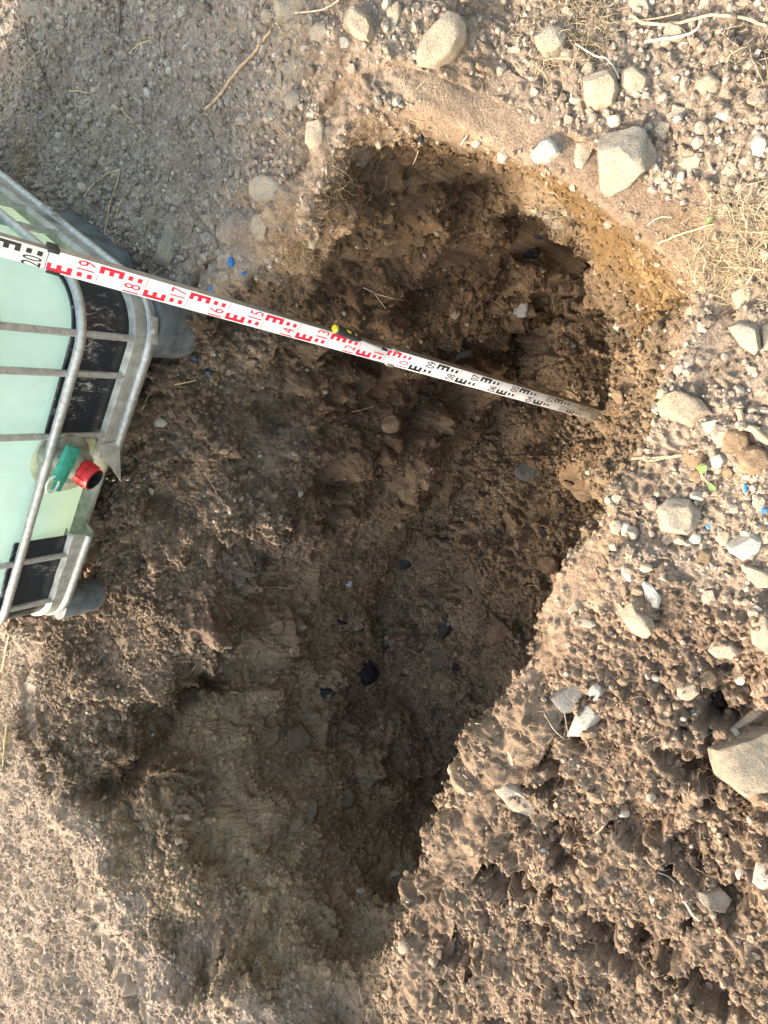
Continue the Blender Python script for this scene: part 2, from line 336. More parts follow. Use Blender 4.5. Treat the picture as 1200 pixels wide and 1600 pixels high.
class MB:
    def __init__(s): s.bm = bmesh.new()
    def box(s, lo, hi, M=None, bev=0):
        r = bmesh.ops.create_cube(s.bm, size=1)['verts']
        c = [(a + b) / 2 for a, b in zip(lo, hi)]; d = [b - a for a, b in zip(lo, hi)]
        for v in r: v.co = Vector((v.co.x * d[0] + c[0], v.co.y * d[1] + c[1], v.co.z * d[2] + c[2]))
        if bev:
            es = list({e for v in r for e in v.link_edges})
            o = bmesh.ops.bevel(s.bm, geom=es, offset=bev, segments=2, affect='EDGES', profile=.5)
            r = list({v for f in o['faces'] for v in f.verts} | {v for v in r if v.is_valid})
        if M is not None:
            for v in r: v.co = M @ v.co
        return r
    def tube(s, pts, rad, seg=8, cap=True, flat=1.0, updir=None):
        pts = [Vector(p) for p in pts]; n = len(pts); rings = []
        rad = rad if isinstance(rad, (list, tuple)) else [rad] * n
        prev = None
        for i, p in enumerate(pts):
            t = (pts[min(i + 1, n - 1)] - pts[max(i - 1, 0)]).normalized()
            a = Vector(updir) if updir is not None else (prev if prev is not None else Vector((.31, .52, .79)))
            a = a - t * a.dot(t)
            if a.length < 1e-4: a = t.orthogonal()
            a.normalize(); b = t.cross(a); prev = a
            rings.append([s.bm.verts.new(p + (a * math.cos(2 * math.pi * k / seg) * flat + b * math.sin(2 * math.pi * k / seg)) * rad[i]) for k in range(seg)])
        for r0, r1 in zip(rings, rings[1:]):
            for k in range(seg):
                s.bm.faces.new((r0[k], r0[(k + 1) % seg], r1[(k + 1) % seg], r1[k]))
        if cap:
            s.bm.faces.new(rings[0][::-1]); s.bm.faces.new(rings[-1])
        return rings
    def loft(s, rings, closed=True, caps=True):
        R = [[s.bm.verts.new(p) for p in r] for r in rings]; n = len(R[0])
        for a, b in zip(R, R[1:]):
            for k in range(n if closed else n - 1):
                s.bm.faces.new((a[k], a[(k + 1) % n], b[(k + 1) % n], b[k]))
        if caps and closed:
            s.bm.faces.new(R[0][::-1]); s.bm.faces.new(R[-1])
        return R
    def build(s, name, mat, parent=None, smooth=True, angle=40):
        bmesh.ops.recalc_face_normals(s.bm, faces=s.bm.faces)
        me = bpy.data.meshes.new(name); s.bm.to_mesh(me); s.bm.free()
        me.materials.append(mat)
        if smooth:
            me.polygons.foreach_set('use_smooth', np.ones(len(me.polygons), bool))
            me.set_sharp_from_angle(angle=math.radians(angle))
        return link(bpy.data.objects.new(name, me), parent)
def empty(name, M):
    o = bpy.data.objects.new(name, None); o.empty_display_size = .1; o.matrix_world = M; return link(o)
# ------------------------------------------------------------------ materials
def newmat(name):
    m = bpy.data.materials.new(name); m.use_nodes = True; nt = m.node_tree
    return m, nt, nt.nodes['Principled BSDF']
def nd(nt, t, **k):
    n = nt.nodes.new(t)
    for a, v in k.items():
        if a in n.inputs: n.inputs[a].default_value = v
        else: setattr(n, a, v)
    return n
def mult(nt, col_socket, lo, hi, scale, detail=6, coord=None, rough=.6):
    """multiply a colour by a noise running lo..hi"""
    n = nd(nt, 'ShaderNodeTexNoise', Scale=scale, Detail=detail, Roughness=rough)
    if coord is not None: nt.links.new(coord, n.inputs['Vector'])
    r = nd(nt, 'ShaderNodeMapRange'); r.inputs[1].default_value = .3; r.inputs[2].default_value = .7; r.inputs[3].default_value = lo; r.inputs[4].default_value = hi
    nt.links.new(n.outputs['Fac'], r.inputs[0])
    x = nd(nt, 'ShaderNodeMix', data_type='RGBA', blend_type='MULTIPLY'); x.inputs[0].default_value = 1
    nt.links.new(col_socket, x.inputs[6]); nt.links.new(r.outputs[0], x.inputs[7])
    return x.outputs[2], n
def soilmat(name, rough=.93, bump=.9, spec=.2):
    m, nt, b = newmat(name)
    a = nd(nt, 'ShaderNodeVertexColor', layer_name='col')
    g = nd(nt, 'ShaderNodeNewGeometry'); pos = g.outputs['Position']
    c, n = mult(nt, a.outputs['Color'], .52, 1.48, 230, 6, pos, .75)
    c, n2 = mult(nt, c, .8, 1.2, 55, 5, pos)
    nt.links.new(c, b.inputs['Base Color']); b.inputs['Roughness'].default_value = rough; b.inputs['Specular IOR Level'].default_value = spec
    vo = nd(nt, 'ShaderNodeTexVoronoi', Scale=230.); nt.links.new(pos, vo.inputs['Vector'])
    ad = nd(nt, 'ShaderNodeMath', operation='MULTIPLY_ADD'); nt.links.new(vo.outputs['Distance'], ad.inputs[0]); ad.inputs[1].default_value = .3; nt.links.new(n.outputs['Fac'], ad.inputs[2])
    bp = nd(nt, 'ShaderNodeBump', Strength=bump, Distance=.007); nt.links.new(ad.outputs[0], bp.inputs['Height']); nt.links.new(bp.outputs[0], b.inputs['Normal'])
    return m
def plain(name, c, rough=.6, metal=0, spec=.5, var=.2, scale=60, bump=0, bscale=150):
    m, nt, b = newmat(name)
    rgb = nd(nt, 'ShaderNodeRGB'); rgb.outputs[0].default_value = (*c, 1)
    tc = nd(nt, 'ShaderNodeTexCoord')
    o, n = mult(nt, rgb.outputs[0], 1 - var, 1 + var, scale, 6, tc.outputs['Object'])
    nt.links.new(o, b.inputs['Base Color']); b.inputs['Roughness'].default_value = rough; b.inputs['Metallic'].default_value = metal; b.inputs['Specular IOR Level'].default_value = spec
    if bump:
        n = nd(nt, 'ShaderNodeTexNoise', Scale=bscale, Detail=6.); nt.links.new(tc.outputs['Object'], n.inputs['Vector'])
        bp = nd(nt, 'ShaderNodeBump', Strength=bump, Distance=.004); nt.links.new(n.outputs['Fac'], bp.inputs['Height']); nt.links.new(bp.outputs[0], b.inputs['Normal'])
    return m
M_soil = soilmat('soil')
M_grav = soilmat('gravel_stone', .85, .35, .3)
# ------------------------------------------------------------------ terrain meshes; the open ground has a coarse skirt running out to the horizon
g0 = .05 * 1.28 ** np.arange(1, 26); ox = np.cumsum(g0)
fx = np.concatenate([XA - ox[::-1], cx, cx[-1] + ox]); fy = np.concatenate([YA - ox[::-1], cy, cy[-1] + ox]); S = len(ox)
def pad(a): return np.pad(a, ((S, S), (S, S)), mode='edge')
PX = pad(VG[..., 0] - gx) + fx[:, None]; PY = pad(VG[..., 1] - gy) + fy[None, :]; PZ = pad(VG[..., 2])
outd = np.maximum(np.maximum(XA - fx, fx - cx[-1])[:, None], np.maximum(YA - fy, fy - cy[-1])[None, :]).clip(0)
PZ = PZ * np.exp(-outd / 1.5)
V = np.stack([PX, PY, PZ], -1).reshape(-1, 3)
idx = np.arange(V.shape[0], dtype=np.int32).reshape(len(fx), len(fy))
F = np.stack([idx[:-1, :-1], idx[1:, :-1], idx[1:, 1:], idx[:-1, 1:]], -1).reshape(-1, 4)
cc = np.pad(CG, ((S, S), (S, S), (0, 0)), mode='edge'); k = sst(0, .4, outd)[..., None]; cc = (cc * (1 - k) + np.array((.30, .24, .18)) * k).reshape(-1, 3)
ground = mesh_np('ground', V, F, M_soil, cc, True); tag(ground, kind='structure')
idx = np.arange(NT * ND, dtype=np.int32).reshape(NT, ND); i1 = np.roll(idx, -1, 0)
F = np.stack([idx[:, :-1], i1[:, :-1], i1[:, 1:], idx[:, 1:]], -1).reshape(-1, 4)
pit = mesh_np('pit_sides', VW.reshape(-1, 3), F, M_soil, CW.reshape(-1, 3), True); tag(pit, kind='structure')
del V, F, cc, PX, PY, PZ
#STAGE2_BEGIN
# ------------------------------------------------------------------ more materials
def rockmat(name, a, b, dust, rough=.85, dustamt=.5):
    m, nt, bs = newmat(name)
    tc = nd(nt, 'ShaderNodeTexCoord'); oi = nd(nt, 'ShaderNodeObjectInfo')
    of = nd(nt, 'ShaderNodeVectorMath', operation='ADD'); nt.links.new(tc.outputs['Object'], of.inputs[0]); nt.links.new(oi.outputs['Location'], of.inputs[1])
    P = of.outputs[0]
    def noise(sc, de=6., ro=.65):
        n = nd(nt, 'ShaderNodeTexNoise', Scale=sc, Detail=de, Roughness=ro); nt.links.new(P, n.inputs['Vector']); return n.outputs['Fac']
    def ramp(s, lo, hi):
        r = nd(nt, 'ShaderNodeMapRange'); r.inputs[1].default_value = lo; r.inputs[2].default_value = hi; nt.links.new(s, r.inputs[0]); return r.outputs[0]
    def mix(f, c1, c2):
        x = nd(nt, 'ShaderNodeMix', data_type='RGBA')
        nt.links.new(f, x.inputs[0])
        for c, i in ((c1, 6), (c2, 7)):
            if isinstance(c, tuple): x.inputs[i].default_value = (*c, 1)
            else: nt.links.new(c, x.inputs[i])
        return x.outputs[2]
    c = mix(ramp(noise(22.), .35, .65), a, b)
    c = mix(ramp(noise(140., 4.), .56, .70), c, tuple(v * .55 for v in a))
    c = mix(ramp(noise(38., 8., .75), .62 - .25 * dustamt, .74 - .2 * dustamt), c, dust)
    c, _ = mult(nt, c, .72, 1.28, 330, 5, P)
    nt.links.new(c, bs.inputs['Base Color']); bs.inputs['Roughness'].default_value = rough; bs.inputs['Specular IOR Level'].default_value = .25
    ad = nd(nt, 'ShaderNodeMath', operation='ADD'); nt.links.new(noise(90., 8.), ad.inputs[0]); nt.links.new(noise(320., 4.), ad.inputs[1])
    bp = nd(nt, 'ShaderNodeBump', Strength=.8, Distance=.004); nt.links.new(ad.outputs[0], bp.inputs['Height']); nt.links.new(bp.outputs[0], bs.inputs['Normal'])
    return m
DUST = (.33, .27, .20)
RM = {'grey': rockmat('grey_stone', (.275,.248,.21), (.185,.168,.142), DUST, .88, .75), 'tan': rockmat('tan_stone', (.33,.275,.215), (.25,.205,.155), DUST, .88, .9),
      'white': rockmat('white_stone', (.45,.42,.37), (.34,.315,.275), DUST, .85, .3), 'slate': rockmat('slate_stone', (.15,.148,.142), (.10,.098,.095), (.25,.21,.16), .75, .3),
      'clod': rockmat('earth_clod', (.31,.25,.185), (.22,.17,.12), (.35,.28,.2), .95, .6), 'slab': rockmat('slab_stone', (.20,.175,.14), (.135,.12,.10), (.26,.21,.16), .95, .8), 'flake': rockmat('dark_flake', (.05,.05,.052), (.03,.03,.032), (.12,.095,.07), .5, .4), 'dark': rockmat('wet_stone', (.17,.132,.092), (.11,.085,.06), (.20,.15,.10), .85, .6),
      'brown': rockmat('brown_stone', (.20,.14,.085), (.13,.09,.06), (.24,.17,.11), .9, .5), 'chalk': rockmat('chalk', (.50,.51,.53), (.30,.30,.31), (.16,.12,.08), .9, .25),
      'coal': rockmat('black_shard', (.020,.023,.034), (.010,.010,.013), (.13,.10,.075), .2, .3), 'blue': rockmat('blue_paint', (.035,.15,.42), (.06,.22,.50), (.22,.20,.18), .8, .25)}
# ------------------------------------------------------------------ stones
from mathutils import noise as mnoise
def ray1(p): return Vector(rays([p])[0]).normalized()
def rock(name, kind, outline, label, cat, group, thick=.6, sub=4, sink=.30, rough=.05, cuts=9, seed=0, lift=0):
    rg = random.Random(seed * 7919 + 13)
    ctr = (sum(p[0] for p in outline) / len(outline), sum(p[1] for p in outline) / len(outline))
    P, n = hit(ctr); P = Vector(P); r = ray1(ctr)
    nn = (n * .5 - r * .5).normalized() if n.dot(-r) > .25 else -r
    ax = nn.orthogonal().normalized(); ay = nn.cross(ax)
    o = Vector(CAMP); pts = []
    for p in outline:
        d = ray1(p); q = o + d * ((P - o).dot(nn) / d.dot(nn)); q = q - P; pts.append(Vector((q.dot(ax), q.dot(ay))))
    c = sum(pts, Vector((0, 0))) / len(pts); pts = [q - c for q in pts]
    if sum(pts[i].cross(pts[(i + 1) % len(pts)]) for i in range(len(pts))) < 0: pts.reverse()
    R = max(q.length for q in pts); rm = min(abs((pts[i].cross(pts[(i+1)%len(pts)])) / max(1e-6, (pts[(i+1)%len(pts)] - pts[i]).length)) for i in range(len(pts)))
    T = thick * rm
    bm = bmesh.new(); bmesh.ops.create_icosphere(bm, subdivisions=sub, radius=1)
    pl = []
    for i in range(len(pts)):
        e = pts[(i + 1) % len(pts)] - pts[i]; m2 = Vector((e.y, -e.x)).normalized(); d = m2.dot(pts[i])
        t = rg.uniform(.10, .45); m3 = Vector((m2.x, m2.y, t)).normalized(); pl.append((m3, d / math.sqrt(1 + t * t) * 1.04))
        if rg.random() < .6:
            t = rg.uniform(.9, 1.8); m3 = Vector((m2.x, m2.y, t)).normalized(); pl.append((m3, (d * rg.uniform(.72, .9) + t * T * .8) / math.sqrt(1 + t * t)))
    pl.append((Vector((rg.uniform(-.2, .2), rg.uniform(-.2, .2), 1)).normalized(), T * rg.uniform(.85, 1)))
    for _ in range(cuts):
        m3 = Vector((rg.gauss(0, 1), rg.gauss(0, 1), abs(rg.gauss(0, .8)))).normalized()
        s = math.sqrt((R * m3.x) ** 2 + (R * m3.y) ** 2 + (T * m3.z) ** 2); pl.append((m3, s * rg.uniform(.80, 1.0)))
    off = Vector((rg.uniform(-50, 50),) * 3)
    for v in bm.verts:
        v.co = Vector((v.co.x * R * 1.5, v.co.y * R * 1.5, v.co.z * T * 1.5))
    for _ in range(2):
        for m3, d in pl:
            for v in bm.verts:
                k = v.co.dot(m3) - d
                if k > 0: v.co -= m3 * k
    for v in bm.verts:
        q = v.co / max(R, 1e-4); dn = mnoise.fractal(q * 2.2 + off, .9, 2, 4)
        v.co += v.co.normalized() * dn * rough * min(R, T * 1.6)
    me = bpy.data.meshes.new(name); bm.normal_update(); bm.to_mesh(me); bm.free(); me.materials.append(RM[kind])
    me.polygons.foreach_set('use_smooth', np.ones(len(me.polygons), bool)); me.set_sharp_from_angle(angle=math.radians(32))
    ob = link(bpy.data.objects.new(name, me))
    M = Matrix((ax, ay, nn)).transposed().to_4x4(); M.translation = P + ax * c.x + ay * c.y + nn * (T * (.5 - sink * 1.6) + lift)
    ob.matrix_world = M
    return tag(ob, label, cat, group)
def ell(cx_, cy_, w_, h_, ang=0, n=7, seed=0):
    rg = random.Random(seed); a = math.radians(ang); out = []
    for k in range(n):
        t = 2 * math.pi * (k + rg.uniform(-.28, .28)) / n; s = rg.uniform(.92, 1.10)
        x, y = w_ / 2 * math.cos(t) * s, h_ / 2 * math.sin(t) * s
        out.append((cx_ + x * math.cos(a) - y * math.sin(a), cy_ + x * math.sin(a) + y * math.cos(a)))
    return out
GR = 'loose stones on the ground around the pit'; GPIT = 'stones lying in the pit'
STONES = [
 ([(650,85),(668,50),(697,22),(722,30),(730,60),(710,90),(675,108),(652,105)],'tan','large smooth pale tan boulder at the top, above the pit corner',GR,.7),
 ([(941,222),(980,213),(1008,228),(1018,252),(985,285),(955,303),(942,270)],'grey','large pointed pale grey stone just above the ochre pit edge',GR,.8),
 ([(913,120),(955,112),(967,140),(958,165),(930,170),(915,155)],'tan','round-edged buff stone with flat top, between two smaller stones at upper right',GR,.8),
 ([(972,112),(990,104),(1010,122),(1008,145),(985,146),(972,135)],'tan','dusty brown stone touching the right side of the flat-topped buff stone',GR,.6),
 ([(918,95),(928,98),(925,118),(908,138),(902,132),(908,110)],'tan','narrow upright tan stone touching the left side of the flat-topped buff stone',GR,.7),
 ([(837,60),(862,42),(886,50),(880,78),(868,86),(845,78)],'grey','squarish pale grey stone under the dry grass near the top right',GR,.8),
 ([(832,240),(848,222),(862,218),(874,240),(860,252),(838,254)],'white','knobbly white stone on the pit edge, leftmost of the row above the ochre wall',GR,.7),
 ([(903,225),(922,217),(929,228),(915,258),(905,270),(897,255)],'tan','oblong buff stone between the knobbly white stone and the large pointed grey one',GR,.7),
 ([(1042,180),(1060,167),(1078,170),(1062,190),(1045,190)],'grey','small flat blue-grey stone right of the middle of the upper gravel',GR,.5),
 ([(1020,205),(1032,190),(1047,192),(1045,207),(1030,216)],'tan','small rounded tan stone touching the flat blue-grey one in the upper gravel',GR,.7),
 (ell(1106,135,42,36,10,7,1),'clod','pale dusty clod-like stone in the gravel at the upper right',GR,.6),
 ([(983,0),(1012,0),(1018,18),(1005,28),(988,22)],'grey','dark grey stone at the very top edge in the dry grass',GR,.6),
 (ell(1053,52,34,38,0,6,2),'tan','tan stone under the branching pale root at upper right',GR,.6),
 (ell(1186,228,26,36,5,7,3),'white','pale egg-shaped stone at the right edge in the upper gravel',GR,.8),
 (ell(1080,255,36,24,-15,6,4),'tan','half-buried buff stone to the right of the large pointed grey stone',GR,.5),
 (ell(1143,263,20,20,0,6,5),'tan','small cube-like buff stone in the gravel near the right edge',GR,.8),
 (ell(1130,181,22,16,0,6,6),'white','little white stone alone in the upper right gravel',GR,.7),
 (ell(1162,293,32,18,-12,6,7),'grey','flat grey stone at the lower end of the upper right gravel',GR,.5),
 ([(430,0),(478,0),(474,25),(455,38),(433,30)],'grey','flat slate-grey stone at the top edge above the pale twig',GR,.5),
 ([(485,48),(497,36),(515,38),(518,55),(502,67),(487,62)],'grey','rounded grey stone at the edge of the tank shadow near the top',GR,.6),
 ([(537,35),(553,10),(575,28),(583,50),(578,66),(560,58)],'tan','angular tan stone with a sunlit face at the top middle',GR,.9),
 ([(604,10),(625,2),(628,22),(618,52),(604,52)],'grey','narrow mottled grey stone between two big tan stones at the top',GR,.7),
 (ell(538,67,22,20,20,6,8),'white','small bright white stone below the angular tan stone',GR,.8),
 (ell(478,78,22,18,0,6,9),'grey','small grey stone in the shade left of the bright white one',GR,.6),
 (ell(455,107,26,24,0,6,10),'grey','small dull stone beside the shadow edge above the thin upright splinter',GR,.5),
 ([(433,107),(440,105),(442,138),(434,138)],'grey','thin upright grey splinter of stone in the shaded ground',GR,.8),
 ([(395,285),(415,274),(440,280),(449,297),(440,315),(410,318),(397,305)],'grey','broad flat grey stone in the shade above the staff, left of the pit rim',GR,.6),
 ([(265,338),(278,358),(277,395),(262,417),(241,408),(250,380)],'grey','long dark grey stone slab standing in the shade beside the tank',GR,.6),
 ([(312,336),(336,336),(336,346),(325,354)],'grey','small triangular grey stone right of the long dark slab',GR,.6),
 ([(395,338),(412,330),(422,350),(417,372),(402,376),(394,355)],'grey','upright grey stone below the broad flat one near the pit rim',GR,.6),
 (ell(278,312,20,22,20,6,11),'grey','small grey stone in the shade directly above the long dark slab',GR,.6),
 (ell(302,90,14,34,-15,6,12),'grey','slim grey stone lying in the shaded ground left of the pale twig',GR,.6),
 ([(115,105),(125,104),(136,116),(133,124),(122,119)],'grey','small wedge-shaped stone in the shaded soil near the dark root',GR,.6),
 (ell(265,111,13,14,0,7,13),'white','tiny round pale pebble in the middle of the shaded ground',GR,.8),
 ([(482,190),(505,184),(512,198),(510,225),(497,233),(480,228)],'tan','block-shaped tan stone casting a shadow beside the pit corner',GR,.9),
 (ell(457,158,24,34,15,6,14),'grey','pale pitted stone left of the block-shaped tan stone',GR,.5),
 (ell(225,278,14,12,0,6,15),'grey','tiny grey pebble above the bent yellow straw',GR,.8),
 (ell(325,372,26,20,20,7,16),'grey','rounded half-buried stone between slab and upright grey stone',GR,.5),
 (ell(300,415,30,26,0,7,17),'clod','dusty clod right of the foot of the long dark slab',GR,.5),
 (ell(350,432,26,22,-20,6,18),'grey','stone marked with blue specks just above the staff',GR,.6),
 (ell(53,15,40,28,0,6,19),'grey','grey stone in the top left corner beside the sunlit strip',GR,.5),
 (ell(65,58,18,14,30,6,20),'grey','small grey stone below the one in the top left corner',GR,.6),
 ([(1143,458),(1170,440),(1180,470),(1170,490),(1152,486)],'tan','angular tan stone with dark split face at the right',GR,.8),
 ([(1140,510),(1160,504),(1182,512),(1188,545),(1180,553),(1160,540)],'grey','leaf-shaped smooth grey stone near the right edge',GR,.6),
 ([(1190,508),(1215,505),(1215,545),(1192,548)],'grey','grey stone cut by the right edge next to the leaf-shaped one',GR,.6),
 ([(1147,438),(1178,424),(1180,432),(1152,444)],'tan','flat pale stone lying above the split tan stone',GR,.6),
 ([(1030,622),(1058,610),(1095,625),(1110,645),(1080,663),(1045,650)],'clod','big pale dusty lump on the ground above the pile of pebbles',GR,.7),
 ([(1096,660),(1120,655),(1122,670),(1105,678)],'white','white broken stone in the pile of pebbles at the right',GR,.7),
 (ell(1130,683,34,26,-20,6,21),'tan','flat buff stone right of the white broken one in the pebble pile',GR,.5),
 (ell(1150,690,44,40,0,8,22),'brown','orange-brown earth-crusted stone on the pebble pile',GR,.7),
 (ell(1180,718,50,44,10,8,23),'brown','rust-coloured crusted stone at the right edge under the blue speck',GR,.7),
 (ell(1086,712,34,36,20,7,24),'brown','olive-brown rounded stone beside the green seedling',GR,.7),
 (ell(1121,719,23,26,0,8,25),'white','round speckled white pebble right of the green seedling',GR,.9),
 (ell(1137,738,20,20,0,7,26),'brown','small brown stone below the round speckled pebble',GR,.7),
 (ell(1090,744,24,22,0,7,27),'brown','reddish clod of earth under the green seedling',GR,.6),
 (ell(1165,760,14,30,-10,6,28),'grey','grey stone with a blue fleck at the right, above the roots',GR,.7),
 (ell(1186,785,20,24,0,6,29),'grey','grey pebble with blue paint near the right edge',GR,.7),
 ([(1031,795),(1048,779),(1078,780),(1092,800),(1085,825),(1065,838),(1040,825)],'grey','large smooth round grey cobble right of the pit',GR,.8),
 (ell(1086,841,22,20,0,6,30),'white','small angular whitish stone touching the foot of the round grey cobble',GR,.8),
 ([(1138,853),(1180,833),(1190,845),(1183,862),(1163,873),(1143,862)],'white','white wedge-shaped stone with a blue painted tip',GR,.8),
 (ell(1132,840,26,28,10,6,31),'tan','tan angular stone left of the wedge with the blue tip',GR,.6),
 (ell(1100,870,26,24,0,6,32),'brown','brown stone in the soil below the round grey cobble',GR,.6),
 (ell(978,826,20,22,0,6,33),'white','white block-shaped pebble on the bare ground beside the pit',GR,.9),
 (ell(963,822,22,26,0,6,34),'grey','grey half-buried stone touching the white block-shaped pebble',GR,.5),
 ([(1160,880),(1178,886),(1215,893),(1215,915),(1185,917),(1168,900)],'tan','long buff stone slab at the right edge over a dark gap',GR,.8),
 ([(1003,908),(1018,912),(1033,935),(1028,948),(1018,948)],'white','white pointed stone in the rough soil right of the pit',GR,.8),
 (ell(980,896,14,26,-25,6,35),'white','small white sliver of stone left of the white pointed stone',GR,.7),
 ([(973,960),(992,945),(1010,960),(1022,985),(1012,993),(985,978)],'tan','brown broken stone with a shadowed right side in the rough soil',GR,.7),
 ([(896,970),(915,963),(934,975),(925,981),(900,977)],'grey','flat two-toned grey stone near the overhanging pit edge',GR,.6),
 (ell(897,948,12,28,35,6,36),'grey','grey stone sliver set in the soil above the flat two-toned stone',GR,.6),
 ([(862,1090),(905,1063),(913,1082),(900,1108),(880,1112)],'slate','flat blue-grey shard of slate on the rough soil',GR,.5),
 ([(892,1145),(908,1105),(928,1100),(938,1118),(920,1140)],'white','sunlit white stone right below the blue-grey slate shard',GR,.8),
 (ell(930,1080,22,26,10,6,37),'white','small pitted whitish stone right of the slate shard',GR,.7),
 ([(760,1215),(785,1207),(815,1225),(840,1260),(838,1275),(800,1262)],'grey','long grey stone lying in a dark hollow of the rough soil',GR,.7),
 ([(1118,1172),(1200,1140),(1240,1150),(1240,1225),(1200,1238),(1165,1240),(1130,1215)],'slab','very large flat grey stone slab at the right edge',GR,.45),
 ([(1140,1143),(1175,1112),(1215,1092),(1215,1108),(1180,1128),(1155,1150)],'tan','tilted tan slab leaning above the very large flat grey slab',GR,.7),
 ([(1058,1072),(1085,1066),(1095,1078),(1075,1092),(1058,1088)],'tan','brown flat-topped stone on the rough soil at the right',GR,.6),
 (ell(1157,1061,18,18,0,6,38),'white','round white pebble in the rough soil near the right edge',GR,.9),
 (ell(1027,1061,18,10,20,6,39),'white','thin white chip in the rough soil',GR,.7),
 (ell(1039,1114,18,18,0,6,40),'grey','grey pebble in the shadowed dip, left of its neighbour',GR,.7),
 (ell(1086,1112,16,18,0,6,41),'tan','buff pebble in the shadowed dip, right of the grey one',GR,.7),
 ([(1140,1140),(1150,1137),(1158,1150),(1150,1153)],'white','small white stone at the corner of the large flat slab',GR,.7),
 ([(1183,1350),(1200,1342),(1206,1385),(1190,1388),(1177,1378)],'white','bright white knobbly stone at the right edge low down',GR,.8),
 ([(1090,1395),(1120,1385),(1140,1405),(1130,1425),(1100,1420)],'slab','flat grey stone beside the pale forked root low at the right',GR,.4),
 (ell(1020,1405,10,18,-15,6,42),'white','white pointed chip at the end of the earth ridge low at the right',GR,.8),
 (ell(1188,1248,30,22,0,6,43),'brown','ochre stone under the lower corner of the large flat slab',GR,.7),
 (ell(850,1332,16,12,30,6,44),'white','white chip left of the middle hollow in the rough soil',GR,.7),
 (ell(832,1353,10,14,0,6,45),'white','tiny white chip left of the lower hollow',GR,.7),
 (ell(1190,985,36,66,-15,7,46),'tan','large tan stone half in the soil at the right edge',GR,.6),
 (ell(1130,1015,46,24,5,6,47),'tan','buff stone sunk in the soil left of the large tan one at the right edge',GR,.5),
 (ell(1105,1060,34,26,0,6,48),'brown','light brown stone just above the shadowed dip',GR,.6),
 (ell(975,1270,20,16,0,6,49),'white','whitish stone at the edge of a hole in the rough soil',GR,.6),
 (ell(632,1480,24,20,-20,6,50),'tan','dusty stone set into the overhanging pit edge near the bottom',GR,.6),
 # in the pit
 (ell(609,662,31,33,0,9,51),'brown','round brown stone sitting on the pit side below the staff',GPIT,.8),
 ([(797,468),(812,455),(825,475),(822,497),(805,495)],'chalk','white chalky lump on the rust-stained side of the pit',GPIT,.3),
 (ell(712,488,16,24,15,6,52),'grey','pale grey lump on the pit side left of the white chalky one',GPIT,.4),
 (ell(822,736,38,28,0,9,53),'slate','rounded dark stone half sunk in the pit floor',GPIT,.4),
 (ell(914,770,30,28,0,8,54),'brown','light brown stone lying in the sun at the foot of the near pit edge',GPIT,.8),
 (ell(724,556,34,14,-25,6,55),'slate','flat blue-grey stone set in the pit side just above the staff',GPIT,.4),
 (ell(776,985,42,44,0,7,56),'brown','brown stone in the pit floor right of the black slate flake',GPIT,.6),
 (ell(460,1155,44,54,0,9,57),'dark','rounded lump of wet earth on the lower pit side',GPIT,.7),
 (ell(969,472,24,22,0,8,58),'brown','brown rounded stone in the dark nook below the ochre wall',GPIT,.8),
 (ell(966,510,16,14,0,6,59),'white','white stone in the staff shadow below the ochre wall',GPIT,.7),
 (ell(1000,480,8,14,20,6,60),'chalk','small pale blue chip below the ochre wall',GPIT,.7),
 (ell(985,521,14,14,0,6,61),'slate','small dark stone on the sunlit bank of the pit',GPIT,.7),
 (ell(1028,568,18,15,0,8,62),'slate','dark blue-grey pebble stuck in the edge of the sunlit bank',GPIT,.8),
 (ell(895,541,10,9,0,6,63),'chalk','small white lump in the shaded pit above the staff foot',GPIT,.7),
 (ell(911,534,10,10,0,7,64),'grey','small grey lump right of the white one above the staff foot',GPIT,.7),
 (ell(922,738,14,18,10,6,65),'white','whitish stone in the crumbled earth near the light brown stone',GPIT,.7),
 (ell(250,660,24,16,15,6,66),'white','pale grey stone lying below the tank on the upper pit side',GPIT,.7),
 (ell(546,912,14,10,-25,5,67),'chalk','white fragment lying across the middle of the pit side',GPIT,.4),
 (ell(677,760,26,20,20,6,68),'brown','flattish stone embedded at the foot of the pit side',GPIT,.4),
 (ell(485,1262,26,34,0,8,69),'dark','oval stone sunk in the lower pit side',GPIT,.4),
 (ell(543,1250,24,30,20,8,70),'dark','second oval stone sunk in the lower pit side, right of the first',GPIT,.4),
 (ell(618,1365,18,12,-10,6,71),'tan','yellowish pebble on the pit floor beside the overhanging edge',GPIT,.7),
 (ell(490,375,16,30,10,6,72),'tan','dusty stone in the roots at the upper rim of the pit',GPIT,.6),
 (ell(690,1030,44,40,0,8,73),'dark','flat earth-covered stone in the middle of the pit floor',GPIT,.4),
 (ell(740,900,40,26,10,8,74),'dark','low flat slab covered with earth on the pit floor',GPIT,.35),
 (ell(858,880,34,34,0,8,75),'brown','earth-covered round stone under the overhanging edge',GPIT,.7),
]
for k, (ol, kind, lab, grp, th) in enumerate(STONES):
    w_ = max(p[0] for p in ol) - min(p[0] for p in ol)
    rock('stone' if kind not in ('clod',) else 'earth_clod', kind, ol, lab, 'stone' if kind != 'clod' else 'clod', grp, th, 4 if w_ > 24 else 3, (.10 if w_ > 50 else .10) if grp == GR else .20, .07, 9, k, .007 if grp == GR and w_ > 40 else 0)
